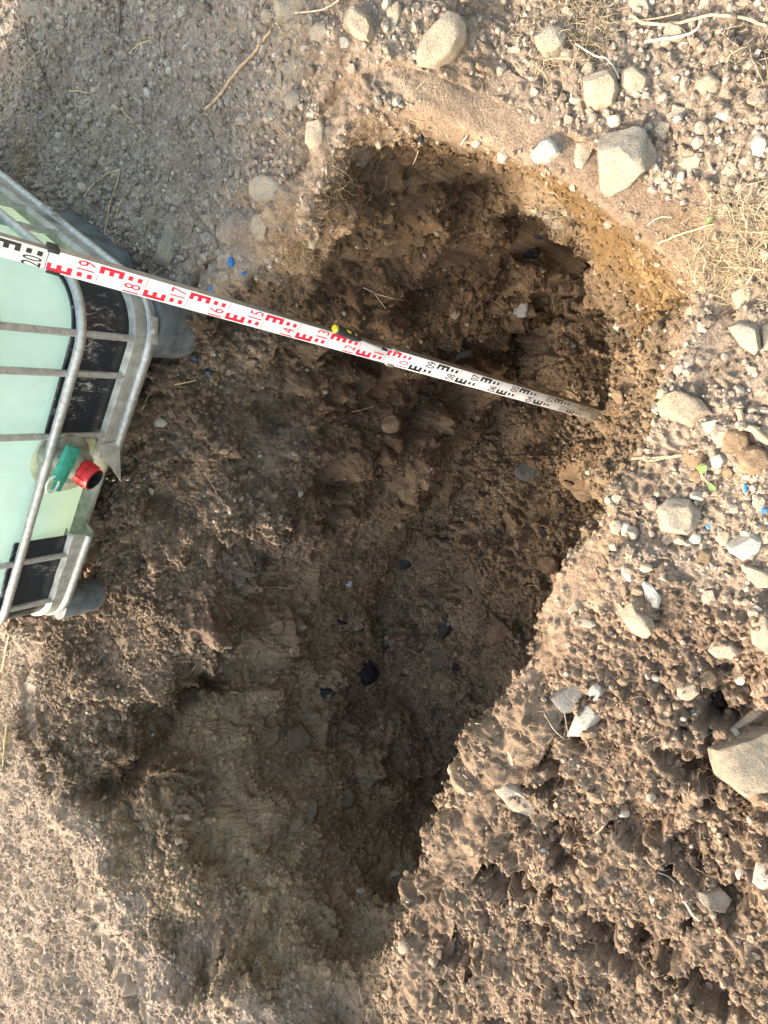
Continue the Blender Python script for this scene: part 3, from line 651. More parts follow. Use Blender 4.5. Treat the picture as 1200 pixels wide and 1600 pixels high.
SHARDS = [
 ([(545,1045),(556,1040),(560,1030),(575,1026),(590,1050),(592,1060),(568,1072),(558,1058)],'glossy black crumpled piece of plastic on the pit floor'),
 ([(684,980),(706,952),(712,966),(703,985),(690,998)],'dark grey pointed flake of slate in the pit floor'),
 ([(616,885),(632,868),(645,862),(641,885),(622,892)],'dark flake half buried at the foot of the pit side'),
 ([(837,820),(845,820),(856,838),(848,840)],'small black sliver on the right part of the pit floor'),
 ([(708,1032),(716,1031),(716,1048),(709,1048)],'short black fragment lower down on the pit floor'),
 ([(558,975),(568,972),(568,985),(560,986)],'tiny black fragment beside the slope, above the crumpled plastic'),
 ([(525,968),(542,974),(530,976)],'thin black flake higher up the pit side, left of the others'),
 ([(593,990),(604,985),(606,1008),(598,1020)],'narrow dark flake between the crumpled plastic and the slate'),
 ([(500,1078),(520,1075),(524,1086),(505,1092)],'black scrap below and left of the crumpled plastic'),
 ([(818,392),(842,388),(840,402),(820,404)],'black glossy scrap on the wet upper side of the pit'),
 ([(650,206),(660,205),(662,220),(652,222)],'blue-black scrap hanging from roots at the top corner of the pit'),
 ([(838,350),(848,346),(846,372),(836,372)],'dark streaked scrap in the wet clay below the top edge'),
]
for k, (ol, lab) in enumerate(SHARDS):
    rock('black_shard', 'coal' if k not in (1, 2, 7) else 'flake', ol, lab, 'shard', 'black flakes and scraps in the pit', .5, 3, .12, .16, 14, 300 + k, .004)
BLUE = [(362,410,11,16,'bright blue paint fleck on the soil just above the staff, the upper one'),(381,426,8,7,'small blue paint fleck right of the larger one above the staff'),(345,411,8,12,'dull blue paint fleck left of the bright one above the staff'),
 (293,503,9,11,'bright blue paint fleck beside the tank foot below the staff'),(303,562,9,8,'blue paint fleck among white pebbles below the tank foot'),(312,570,11,7,'blue paint fleck lower right of the tank foot pebbles'),(322,582,12,5,'thin blue smear at the end of the flecks below the tank foot'),
 (330,452,7,14,'faint blue fleck touching the staff from above'),(1107,822,9,9,'single bright blue fleck right of the round grey cobble'),(1141,856,9,11,'blue fleck on the tip of the white wedge-shaped stone'),(1147,702,11,10,'pale blue fleck on the pebble pile near the right edge'),
 (1194,796,11,9,'blue fleck at the right edge below the roots'),(1166,762,5,16,'blue streak on the grey stone above the roots')]
for k, (x, y, w_, h_, lab) in enumerate(BLUE):
    rock('paint_fleck', 'blue', ell(x, y, w_, h_, 0, 6, 400 + k), lab, 'paint fleck', 'blue marking paint flecks', .4, 2, .0, .1, 4, 400 + k, .003 if k < 9 else .010)
# ------------------------------------------------------------------ gravel, clods and fibres nobody could count
def variants(n, sub, cuts, seed):
    out = []
    for k in range(n):
        rg = random.Random(seed + k); bm = bmesh.new(); bmesh.ops.create_icosphere(bm, subdivisions=sub, radius=1)
        pl = [(Vector((rg.gauss(0, 1), rg.gauss(0, 1), rg.gauss(0, 1))).normalized(), rg.uniform(.55, .9)) for _ in range(cuts)]
        for m3, d in pl:
            for v in bm.verts:
                q = v.co.dot(m3) - d
                if q > 0: v.co -= m3 * q
        for v in bm.verts: v.co *= 1 + .12 * mnoise.noise(v.co * 2.3 + Vector((k * 9.1, 3, 5)))
        bm.verts.index_update()
        out.append((np.array([v.co[:] for v in bm.verts], np.float32), np.array([[v.index for v in f.verts] for f in bm.faces], np.int32))); bm.free()
    return out
def randrot(n):
    q = RNG.normal(size=(n, 4)); q /= np.linalg.norm(q, axis=1, keepdims=True); w_, x, y, z = q.T
    return np.stack([np.stack([1 - 2 * (y * y + z * z), 2 * (x * y - z * w_), 2 * (x * z + y * w_)], -1), np.stack([2 * (x * y + z * w_), 1 - 2 * (x * x + z * z), 2 * (y * z - x * w_)], -1),
                     np.stack([2 * (x * z - y * w_), 2 * (y * z + x * w_), 1 - 2 * (x * x + y * y)], -1)], 1).astype(np.float32)
insee = np.zeros((NX, NY), bool)
def inview(P, mar=.35):
    d = (P - CAMP) @ RW; z = -d[:, 2]; x = d[:, 0] / np.maximum(z, .05) * FPX / 600; y = d[:, 1] / np.maximum(z, .05) * FPX / 800
    return (z > .1) & (np.abs(x) < 1 + mar) & (np.abs(y) < 1 + mar)
SRC = []                      # candidate points on both sheets: position, normal, soil colour, gravel, clod, fibre densities
for (P_, N_, C_, Dn, h_, ok) in ((VG, NG, CG, DENS_G, H, (sd < -.03) | (sd > .0)), (VW, NW, CW, DENS_W, HW, np.broadcast_to((v > -.03)[None, :], DW.shape))):
    SRC.append((P_.reshape(-1, 3), N_.reshape(-1, 3), C_.reshape(-1, 3), Dn.reshape(-1, 3), h_ * h_, np.ascontiguousarray(ok).ravel()))
def sample(ch, per_m2, boost=None):
    out = []
    for P_, N_, C_, Dn, a, ok in SRC:
        n = int(per_m2 * a * len(P_)); i = RNG.integers(0, len(P_), n); i = i[ok[i]]
        i = i[RNG.random(len(i)) < Dn[i, ch]]; i = i[inview(P_[i])]; i = i[np.linalg.norm(P_[i] - np.array((.20, .85, -1.43)), axis=1) > .075]
        out.append((P_[i], N_[i], C_[i]))
    return [np.concatenate(k) for k in zip(*out)]
def scatter(name, mat, parts, kind='stuff'):
    VV, FF, CC, off = [], [], [], 0
    for P_, N_, size, col_, var, sink in parts:
        n = len(P_); which = RNG.integers(0, len(var), n)
        for k, (bv, bf) in enumerate(var):
            s = np.nonzero(which == k)[0]
            if not len(s): continue
            R_ = randrot(len(s)); an = RNG.uniform(.65, 1.2, (len(s), 1, 3)).astype(np.float32)
            q = np.einsum('nij,nvj->nvi', R_, bv[None] * an) * size[s, None, None] + (P_[s] + N_[s] * (size[s] * sink)[:, None])[:, None]
            VV.append(q.reshape(-1, 3)); FF.append((bf[None] + (np.arange(len(s)) * len(bv))[:, None, None]).reshape(-1, 3) + off); off += len(s) * len(bv)
            CC.append(np.repeat(col_[s], len(bv), 0))
    return tag(mesh_np(name, np.concatenate(VV), np.concatenate(FF), mat, np.concatenate(CC), False), kind=kind)
VA1 = variants(10, 1, 7, 50); VA2 = variants(8, 2, 9, 90)
def stonecol(c):
    n = len(c); t = RNG.random((n, 1)); g = np.where(t < .5, (.29, .265, .23), np.where(t < .8, (.33, .27, .205), (.40, .37, .32))) * RNG.uniform(.75, 1.2, (n, 1))
    w_ = RNG.uniform(.3, .85, (n, 1)); return c * w_ + g * (1 - w_)
pa = sample(0, 5200); sa = .0022 * RNG.uniform(.55, 1, len(pa[0])) ** -2.2
pb = sample(0, 420); sb = RNG.uniform(.007, .012, len(pb[0]))
pb2 = sample(0, 60); sb2 = RNG.uniform(.012, .017, len(pb2[0]))
scatter('gravel', M_grav, [(pa[0], pa[1], sa, stonecol(pa[2]), VA1, .25), (pb[0], pb[1], sb, stonecol(pb[2]), VA2, .2), (pb2[0], pb2[1], sb2, stonecol(pb2[2]), VA2, .15)])
pc = sample(1, 6500); scs = .0027 * RNG.uniform(.5, 1, len(pc[0])) ** -2.0
pd = sample(1, 800); sds = .0052 * RNG.uniform(.28, 1, len(pd[0])) ** -1.0
def soilcol(c): return c * RNG.uniform(.8, 1.35, (len(c), 1))
scatter('soil_crumbs', M_soil, [(pc[0], pc[1], scs, soilcol(pc[2]), VA1, .2), (pd[0], pd[1], sds, soilcol(pd[2]), VA2, .05)])
def fibres(name, P_, N_, length, rad, col_, curl=.9, lift=.3, seg=6, droop=0.):
    n = len(P_); t = RNG.normal(size=(n, 3)); t -= N_ * (t * N_).sum(1, keepdims=True); t /= np.linalg.norm(t, axis=1, keepdims=True) + 1e-9
    pts = [P_ + N_ * .001]; d = t + N_ * RNG.uniform(0, lift, (n, 1)); st = (length / seg)[:, None]
    for k in range(seg):
        d = d + RNG.normal(size=(n, 3)) * curl * .5 - N_ * .12 * lift; d[:, 2] -= droop; d /= np.linalg.norm(d, axis=1, keepdims=True)
        pts.append(pts[-1] + d * st)
    pts = np.stack(pts, 1); tg_ = np.gradient(pts, axis=1); tg_ /= np.linalg.norm(tg_, axis=-1, keepdims=True) + 1e-9
    a = np.cross(tg_, np.array((.3, .5, .8))); a /= np.linalg.norm(a, axis=-1, keepdims=True) + 1e-9; b = np.cross(tg_, a)
    taper = np.linspace(1, .45, seg + 1)[None, :, None]; ring = []
    for k in range(3):
        an = 2 * np.pi * k / 3; ring.append(pts + (a * np.cos(an) + b * np.sin(an)) * rad[:, None, None] * taper)
    Vv = np.stack(ring, 2).reshape(-1, 3)
    base_ = (np.arange(n) * (seg + 1) * 3)[:, None, None]; sgi = (np.arange(seg) * 3)[None, :, None]
    k = np.arange(3)[None, None, :]; k1 = (k + 1) % 3
    Ff = np.stack([base_ + sgi + k, base_ + sgi + k1, base_ + sgi + 3 + k1, base_ + sgi + 3 + k], -1).reshape(-1, 4)
    return Vv, Ff, np.repeat(col_, (seg + 1) * 3, 0)
def near(px, py, r, n, rz=1.0):
    """n points on the soil scattered about a pixel"""
    c = hit((px, py))[0]; P_ = []; N_ = []
    while len(P_) < n:
        q = c + np.array([random.gauss(0, r), random.gauss(0, r), 0]); o = Vector((q[0], q[1], .9)); h = TREE.ray_cast(Vector(CAMP), (Vector(q) - Vector(CAMP)).normalized())
        if h[0] is None: continue
        nn = h[1] if h[1].dot(Vector(CAMP) - h[0]) > 0 else -h[1]
        P_.append(h[0]); N_.append(nn)
    return np.array(P_), np.array(N_)
def merge(name, parts, mat):
    off = 0; A, B, C = [], [], []
    for Vv, Ff, Cc in parts: A.append(Vv); B.append(Ff + off); C.append(Cc); off += len(Vv)
    return tag(mesh_np(name, np.concatenate(A), np.concatenate(B), mat, np.concatenate(C), True), kind='stuff')
def cols(n, a, b):
    t = RNG.random((n, 1)); return (np.array(a) * t + np.array(b) * (1 - t)) * RNG.uniform(.8, 1.15, (n, 1))
pf = sample(2, 900); n = len(pf[0])
parts = [fibres('f', pf[0], pf[1], RNG.uniform(.010, .045, n), RNG.uniform(.00018, .0005, n), cols(n, (.36,.27,.17), (.22,.14,.09)), 1.0, .5)]
for px, py, r, n, ln in [(470,360,.05,480,.06),(450,400,.035,260,.05),(500,280,.04,200,.05),(560,205,.04,120,.04),(300,720,.07,120,.05),(240,640,.05,90,.05),(420,650,.08,90,.05),(610,225,.03,40,.05),(850,1180,.06,120,.05),(950,1280,.12,160,.06),(1030,1250,.1,120,.06),
                      (900,1400,.12,160,.05),(1000,1150,.1,120,.05),(1140,1290,.09,120,.06),(1170,1230,.05,60,.05),(760,1300,.07,90,.04),(430,1560,.06,90,.05)]:
    P_, N_ = near(px, py, r, n); parts.append(fibres('f', P_, N_, RNG.uniform(.3, 1.2, n) * ln, RNG.uniform(.0003, .0008, n), cols(n, (.42,.31,.19), (.24,.15,.09)), .8, .9, 7, .06))
merge('root_fibres', parts, M_grav)
parts = []
for px, py, r, n, ln in [(890,20,.05,420,.06),(930,60,.03,120,.05),(1165,360,.05,520,.07),(1130,420,.035,200,.06),(1190,410,.04,200,.06),(1170,100,.05,200,.05),(40,255,.035,260,.08),(15,1060,.05,160,.10),(10,1150,.06,200,.09),(60,1350,.16,420,.06),(150,1480,.16,360,.05),(60,1520,.14,300,.06),
                      (960,800,.05,60,.05),(1150,770,.04,90,.05),(440,45,.03,60,.05),(660,150,.05,90,.04)]:
    P_, N_ = near(px, py, r, n); parts.append(fibres('g', P_, N_, RNG.uniform(.4, 1.2, n) * ln, RNG.uniform(.0003, .0009, n), cols(n, (.50,.41,.27), (.33,.25,.16)), .55, .8, 7))
merge('dry_grass', parts, M_grav)
# ------------------------------------------------------------------ straws, twigs and roots one can tell apart
M_straw = plain('straw', (.55,.44,.23), .7, 0, .3, .25, 90); M_twig = plain('pale_twig', (.42,.30,.19), .8, 0, .3, .35, 80, .3); M_root = plain('dark_root', (.13,.10,.075), .9, 0, .2, .35, 80, .4)
M_whiter = plain('pale_root', (.50,.42,.32), .8, 0, .3, .3, 80, .2); M_leaf = plain('green_leaf', (.09,.14,.04), .6, 0, .4, .3, 60)
def strand(name, pts, r0, r1, mat, label, cat, group=None, lift=.004, lifts=None, sharp=False):
    ctl = []
    for k, p in enumerate(pts):
        q, n = hit(p); ctl.append(Vector(q) + n * ((lifts[k] if lifts else lift)) - ray1(p) * .002)
    fine_ = []
    for i in range(len(ctl) - 1):
        p0, p1, p2, p3 = ctl[max(i - 1, 0)], ctl[i], ctl[i + 1], ctl[min(i + 2, len(ctl) - 1)]
        for t in (0, .25, .5, .75):
            fine_.append(p1 + t * (p2 - p1) if sharp else p1 + .5 * t * (p2 - p0 + t * (2 * p0 - 5 * p1 + 4 * p2 - p3 + t * (3 * (p1 - p2) + p3 - p0))))
    fine_.append(ctl[-1]); n = len(fine_)
    for q in fine_[1:-1]: q += Vector((random.gauss(0, 1), random.gauss(0, 1), random.gauss(0, 1))) * r0 * .25
    b = MB(); b.tube([q - fine_[0] for q in fine_], [r0 + (r1 - r0) * i / (n - 1) for i in range(n)], 7)
    o = b.build(name, mat); o.location = fine_[0]; return tag(o, label, cat, group)
GS = 'dry straws and stalks on the soil'; GT = 'roots and twigs on the soil'
strand('straw', [(133,308),(150,287),(168,272)], .0016, .0014, M_straw, 'short arm of yellow straw slanting up to the bend, in the shade above the tank', 'straw', GS)
strand('straw', [(168,272),(190,265),(184,290),(174,318),(168,350),(160,395)], .0015, .0012, M_straw, 'long bent yellow straw hanging down to the staff, in the shade above the tank', 'straw', GS, sharp=True)
strand('straw', [(197,300),(187,325),(184,340),(196,336)], .0014, .0008, M_straw, 'curled dry blade right of the long bent yellow straw', 'straw', GS)
strand('straw', [(190,170),(208,188),(229,209)], .0014, .0010, M_straw, 'short white straw lying diagonally in the middle of the shaded soil', 'straw', GS)
strand('straw', [(110,142),(125,143),(142,146)], .0016, .0012, M_straw, 'short yellow straw lying level beside the dark root', 'straw', GS)
strand('straw', [(34,110),(50,92),(64,80)], .0010, .0008, M_straw, 'thin pale straw crossing the dark root at the upper left', 'straw', GS)
strand('straw', [(204,84),(218,70),(238,63)], .0014, .0010, M_straw, 'pale hooked straw in the shaded soil near the top', 'straw', GS, sharp=True)
strand('straw', [(222,640),(232,620),(242,604),(275,600),(305,594)], .0020, .0016, M_straw, 'bent yellow straw beneath the corner foot of the tank', 'straw', GS, sharp=True)
strand('straw', [(990,716),(1030,714),(1066,710)], .0016, .0013, M_straw, 'yellow straw lying at the rim of the pit beside the seedling, upper of two', 'straw', GS)
strand('straw', [(1000,722),(1035,716),(1066,712)], .0014, .0011, M_straw, 'yellow straw lying at the rim of the pit beside the seedling, lower of two', 'straw', GS)
strand('straw', [(1029,381),(1060,368),(1090,358),(1118,350)], .0017, .0013, M_straw, 'pale stalk with a green leaf on the upper right edge of the pit', 'straw', GS)
strand('straw', [(1012,353),(1028,341),(1050,340)], .0011, .0008, M_whiter, 'thin white curved stalk above the ochre wall', 'straw', GS)
strand('straw', [(1166,444),(1182,420)], .0014, .0010, M_straw, 'short thick straw over the flat pale stone at the right', 'straw', GS)
strand('stick', [(20,978),(14,1010),(6,1050)], .0045, .0035, M_twig, 'brown stick leaning out below the lower corner of the tank', 'stick', GT, .008)
strand('stick', [(13,1130),(9,1160),(6,1195)], .0030, .0022, M_straw, 'straight pale stalk at the left edge below the tank', 'stick', GT, .008)
strand('twig', [(426,48),(408,70),(400,82),(378,105),(355,135),(340,155),(322,170)], .0030, .0036, M_twig, 'pale peeled twig lying across the shaded soil at the top', 'twig', GT)
strand('twig', [(318,172),(305,185),(292,200)], .0020, .0010, M_root, 'thin grey end of the pale peeled twig', 'twig', GT)
strand('root', [(41,38),(44,60),(57,85),(72,125),(82,150),(100,178),(108,186)], .0034, .0020, M_root, 'long dark root running down the shaded soil at upper left', 'root', GT)
strand('root', [(190,0),(188,25),(186,60)], .0034, .0020, M_root, 'short dark root standing at the top left', 'root', GT)
strand('root', [(160,200),(146,235),(137,275)], .0008, .0005, M_twig, 'hair-thin reddish root in the shaded soil left of the bent straw', 'root', GT)
strand('root', [(247,307),(238,345),(228,390)], .0008, .0005, M_twig, 'hair-thin pale root right of the bent straw', 'root', GT)
strand('root', [(316,142),(335,128),(352,115)], .0009, .0006, M_twig, 'thin pale root left of the pale peeled twig', 'root', GT)
strand('root', [(985,28),(1020,42),(1060,40),(1100,30),(1130,27),(1165,36),(1200,44)], .0026, .0020, M_twig, 'long buff root stretched over the gravel at upper right', 'root', GT, .008)
strand('root', [(1005,72),(1040,64),(1070,60),(1090,50),(1098,36)], .0024, .0018, M_whiter, 'pale root branch curving under the long buff root at upper right', 'root', GT, .010)
strand('root', [(990,36),(1030,32),(1065,24)], .0012, .0008, M_twig, 'thin buff root alongside the start of the long buff root', 'root', GT, .008)
strand('root', [(902,78),(925,90),(948,99),(960,113),(970,130)], .0016, .0010, M_whiter, 'thin pale root bent over the flat-topped buff stone', 'root', GT, .016)
strand('root', [(463,22),(500,18),(520,10),(533,0)], .0016, .0012, M_whiter, 'pale thin root beside the grey stone at the top edge', 'root', GT)
strand('root', [(1155,640),(1165,662),(1180,672),(1200,690)], .0050, .0070, M_twig, 'thick pale root at the right edge above the pebble pile', 'root', GT, .006)
strand('root', [(1026,1360),(1045,1372),(1058,1385),(1070,1405),(1082,1425),(1092,1436)], .0014, .0028, M_whiter, 'white forked root in the rough soil at lower right', 'root', GT, .006)
strand('root', [(1012,1340),(1018,1350),(1032,1356),(1046,1354)], .0012, .0007, M_whiter, 'thin white rootlet left of the white forked root', 'root', GT, .006)
strand('root', [(945,1285),(935,1300),(920,1312)], .0022, .0014, M_twig, 'brown root bridging a hollow in the rough soil', 'root', GT, .006)
strand('root', [(885,1090),(884,1120),(887,1155)], .0012, .0009, M_whiter, 'upright white stalk in front of the slate shard', 'root', GT, .014)
strand('root', [(850,1118),(866,1142),(882,1156)], .0011, .0008, M_whiter, 'white stalk slanting below the slate shard', 'root', GT, .006)
strand('root', [(795,1173),(800,1182),(800,1192)], .0018, .0014, M_whiter, 'stubby white root above the long grey stone', 'root', GT, .006)
strand('root', [(400,917),(425,916),(456,919)], .0020, .0014, M_twig, 'level pale root sticking out of the pit side', 'root', GT, .008)
strand('root', [(293,1056),(304,1040),(322,1028)], .0016, .0010, M_whiter, 'bent white root on the pit side below the tank', 'root', GT, .006)
strand('root', [(566,448),(582,452),(598,458),(615,463),(634,470)], .0016, .0008, M_whiter, 'pale forked root on the pit side above the screwdriver', 'root', GT, .008)
strand('root', [(585,453),(594,468),(601,478),(607,490)], .0013, .0007, M_whiter, 'side branch of the pale forked root above the screwdriver', 'root', GT, .008)
strand('root', [(548,645),(565,642),(583,637)], .0014, .0008, M_whiter, 'small pale root above the round brown stone in the pit', 'root', GT, .006)
strand('root', [(320,735),(334,760),(350,790)], .0012, .0008, M_twig, 'reddish root hanging on the pit side below the valve', 'root', GT, .008)
strand('root', [(655,215),(650,238),(643,250)], .0016, .0010, M_whiter, 'white root hanging into the top corner of the pit', 'root', GT, .010)
strand('root', [(722,220),(728,212),(733,206)], .0018, .0012, M_whiter, 'short white root poking out of the top pit edge', 'root', GT, .008)
strand('root', [(730,1128),(745,1132),(757,1134)], .0012, .0009, M_whiter, 'white rootlet sticking out over the dark pit, upper of three', 'root', GT, .006)
strand('root', [(716,1198),(722,1206),(732,1214)], .0012, .0009, M_whiter, 'white rootlet sticking out over the dark pit, middle of three', 'root', GT, .006)
strand('root', [(708,1227),(715,1226),(722,1227)], .0013, .0010, M_whiter, 'white rootlet sticking out over the dark pit, lowest of three', 'root', GT, .006)
strand('root', [(822,917),(836,914),(850,925)], .0013, .0008, M_whiter, 'branching white rootlet at the overhanging pit edge', 'root', GT, .012)
strand('root', [(563,1545),(566,1555),(570,1570)], .0016, .0010, M_whiter, 'white rootlet at the bottom end of the pit', 'root', GT, .008)
strand('root', [(1195,765),(1180,772),(1186,785)], .0013, .0009, M_whiter, 'white branching roots at the right edge beside the blue flecks', 'root', GT, .008)
# seedling and the single leaf
def leafmesh(b, p, d, up_, L_, w_):
    d = d.normalized(); s = d.cross(up_).normalized(); rows = []
    for i in range(6):
        t = i / 5; ww = w_ * math.sin(math.pi * min(1, t * .92 + .06)) ** .8; c = p + d * L_ * t + up_ * (.18 * L_ * math.sin(t * 2.6))
        rows.append([b.bm.verts.new(c - s * ww + up_ * ww * .35), b.bm.verts.new(c), b.bm.verts.new(c + s * ww + up_ * ww * .35)])
    for r0, r1 in zip(rows, rows[1:]):
        for k in range(2): b.bm.faces.new((r0[k], r0[k + 1], r1[k + 1], r1[k]))
q, n = hit((1098,735)); sd_o = empty('seedling', Matrix.Translation(q)); tag(sd_o, 'small green seedling with three leaves among the pebbles at the right', 'plant')
qv = Vector(q); tip2 = Vector(hit((1116,764))[0]) - qv; tip1 = Vector(hit((1080,712))[0]) - qv
b = MB(); b.tube([tip2 + n * .004, tip2 * .5 + n * .010, n * .014, tip1 * .6 + n * .010], [.0016, .0014, .0012, .0008], 6); b.build('stem', M_straw, sd_o)
for px, L_, w_ in (((1110,722), .022, .0075), ((1108,704), .020, .0075), ((1130,757), .020, .006)):
    d = Vector(hit(px)[0]) - qv; st = Vector((0, 0, 0)) + n * .014 if px[1] < 740 else tip2 * .6 + n * .010
    b = MB(); leafmesh(b, st, d - n * d.dot(n) + n * .004, n, L_, w_); b.build('leaf', M_leaf, sd_o)
q, n = hit((1104,350)); b = MB(); d = Vector(hit((1112,343))[0]) - Vector(q); leafmesh(b, n * .006, d, n, .016, .005); o = b.build('leaf', M_leaf); o.location = q; tag(o, 'single small green leaf on the pale stalk at the upper right pit edge', 'leaf')
# ------------------------------------------------------------------ the water tank in its cage
uu = np.array([-.70, .714, 0]); uu /= np.linalg.norm(uu); oo = np.array([uu[1] * -1, uu[0], 0])        # along the front, and outwards
TO = np.array([.5958, 1.3007, 0.0])
TM = Matrix(((uu[0], oo[0], 0, TO[0]), (uu[1], oo[1], 0, TO[1]), (0, 0, 1, TO[2]), (0, 0, 0, 1)))
tank = empty('water_tank', TM); tag(tank, 'caged mint-white plastic tank with red tap outlet at the edge of the pit', 'tank')
def tl(p, y):
    r = rays([p])[0]; lam = (oo @ (TO - CAMP) + y) / (oo @ r); q = CAMP + lam * r - TO; return Vector((q @ uu, y, q[2]))
TWID = 1.05
def outline(off, rad, y0=-1.2, y1=0., x0=0., x1=TWID, seg=10):
    """closed rounded rectangle, starting in the middle of the back, running round by the left (x0) side to the front"""
    x0 -= off; x1 += off; y0 -= off; y1 += off; pts = []
    for cx_, cy_, a0 in ((x0 + rad, y0 + rad, 270), (x0 + rad, y1 - rad, 180), (x1 - rad, y1 - rad, 90), (x1 - rad, y0 + rad, 0)):
        for k in range(seg + 1):
            a = math.radians(a0 - 90 * k / seg); pts.append((cx_ + rad * math.cos(a), cy_ + rad * math.sin(a)))
    return pts
M_galv = plain('galvanised_steel', (.42,.43,.43), .48, .55, .5, .28, 70, .25, 220)
M_tray = plain('tray_steel', (.34,.34,.32), .6, .45, .5, .35, 30, .3, 120)
M_foot = plain('grey_plastic_foot', (.095,.108,.12), .65, 0, .4, .5, 22, .6, 70)
def tankmat():
    m, nt, b = newmat('tank_plastic')
    tc = nd(nt, 'ShaderNodeTexCoord'); rgb = nd(nt, 'ShaderNodeRGB'); rgb.outputs[0].default_value = (.65, .80, .80, 1)
    c, _ = mult(nt, rgb.outputs[0], .9, 1.06, 9, 5, tc.outputs['Object'])
    sp = nd(nt, 'ShaderNodeTexNoise', Scale=26., Detail=8., Roughness=.8); nt.links.new(tc.outputs['Object'], sp.inputs['Vector'])
    r = nd(nt, 'ShaderNodeMapRange'); r.inputs[1].default_value = .68; r.inputs[2].default_value = .78; nt.links.new(sp.outputs['Fac'], r.inputs[0])
    x = nd(nt, 'ShaderNodeMix', data_type='RGBA'); nt.links.new(r.outputs[0], x.inputs[0]); nt.links.new(c, x.inputs[6]); x.inputs[7].default_value = (.38, .40, .36, 1); c = x.outputs[2]
    se = nd(nt, 'ShaderNodeSeparateXYZ'); nt.links.new(tc.outputs['Object'], se.inputs[0])
    big = nd(nt, 'ShaderNodeTexNoise', Scale=4., Detail=4.); nt.links.new(tc.outputs['Object'], big.inputs['Vector'])
    zz = nd(nt, 'ShaderNodeMath', operation='MULTIPLY_ADD'); nt.links.new(big.outputs['Fac'], zz.inputs[0]); zz.inputs[1].default_value = -.16; nt.links.new(se.outputs['Z'], zz.inputs[2])
    rz_ = nd(nt, 'ShaderNodeMapRange'); rz_.inputs[1].default_value = .26; rz_.inputs[2].default_value = .14; nt.links.new(zz.outputs[0], rz_.inputs[0])
    y = nd(nt, 'ShaderNodeMix', data_type='RGBA'); nt.links.new(rz_.outputs[0], y.inputs[0]); nt.links.new(c, y.inputs[6]); y.inputs[7].default_value = (.70, .78, .63, 1); c = y.outputs[2]
    nt.links.new(c, b.inputs['Base Color']); b.inputs['Roughness'].default_value = .35
    t = nd(nt, 'ShaderNodeBsdfTranslucent'); nt.links.new(c, t.inputs['Color'])
    ms = nd(nt, 'ShaderNodeMixShader'); ms.inputs[0].default_value = .55; nt.links.new(b.outputs[0], ms.inputs[1]); nt.links.new(t.outputs[0], ms.inputs[2])
    nt.links.new(ms.outputs[0], nt.nodes['Material Output'].inputs['Surface']); return m
M_tank = tankmat()
def loopmesh(name, mat, parent, prof, rad, close=True, sel=None, caps=False):
    """rings of the outline at (offset, height), optionally only the points picked by sel(x, y)"""
    b = MB(); rings = []
    for off, z in prof:
        o_ = outline(off, max(.02, rad + off)); rings.append([Vector((x, y, z)) for x, y in o_])
    if sel is not None:
        keep = [i for i in range(len(rings[0])) if sel(rings[0][i])]
        rings = [[r[i] for i in keep] for r in rings]
        b.loft(rings, False, False)
    else: b.loft(rings, True, caps)
    return b.build(name, mat, parent, True, 35)
body = loopmesh('tank_body', M_tank, tank, [(-.16,.155),(-.06,.155),(-.035,.175),(-.026,.215),(-.026,.55),(-.022,.62),(-.022,.95),(-.03,1.02),(-.07,1.06),(-.2,1.075)], .13, caps=True)
b = MB(); b.tube([(.5,-.6,1.07),(.5,-.6,1.12)], .085, 28); b.build('screw_lid', plain('red_lid', (.4,.03,.03), .5), body)
# denser outline for panels that follow the front and its corners
def strip(name, mat, parent, s0, s1, prof, n=60, thick=0, wob=0):
    """piece of a band along the outline; s runs in metres from the left front corner start (negative = on the left side), front is x"""
    def P(s, off, z):
        r = .13
        a = s
        x0, y1 = 0., 0.
        arc = r * math.pi / 2
        if a < -.0: 
            t = -a
            if t < arc: th = t / r; return Vector((r - (r + off) * math.sin(th), -r + (r + off) * math.cos(th), z))
            return Vector((-off, -r - (t - arc), z))
        if a <= TWID - 2 * r: return Vector((r + a, off, z))
        t = a - (TWID - 2 * r)
        if t < arc: th = t / r; return Vector((TWID - r + (r + off) * math.sin(th), -r + (r + off) * math.cos(th), z))
        return Vector((TWID + off, -r - (t - arc), z))
    b = MB(); rows = [[P(s0 + (s1 - s0) * i / n, off, z + wob * mnoise.noise(Vector((i * .35, off * 40, z * 9)))) for i in range(n + 1)] for off, z in prof]
    b.loft(rows, False, False); o = b.build(name, mat, parent, True, 35)
    if thick:
        m = o.modifiers.new('thickness', 'SOLIDIFY'); m.thickness = thick; m.offset = 0
    return o
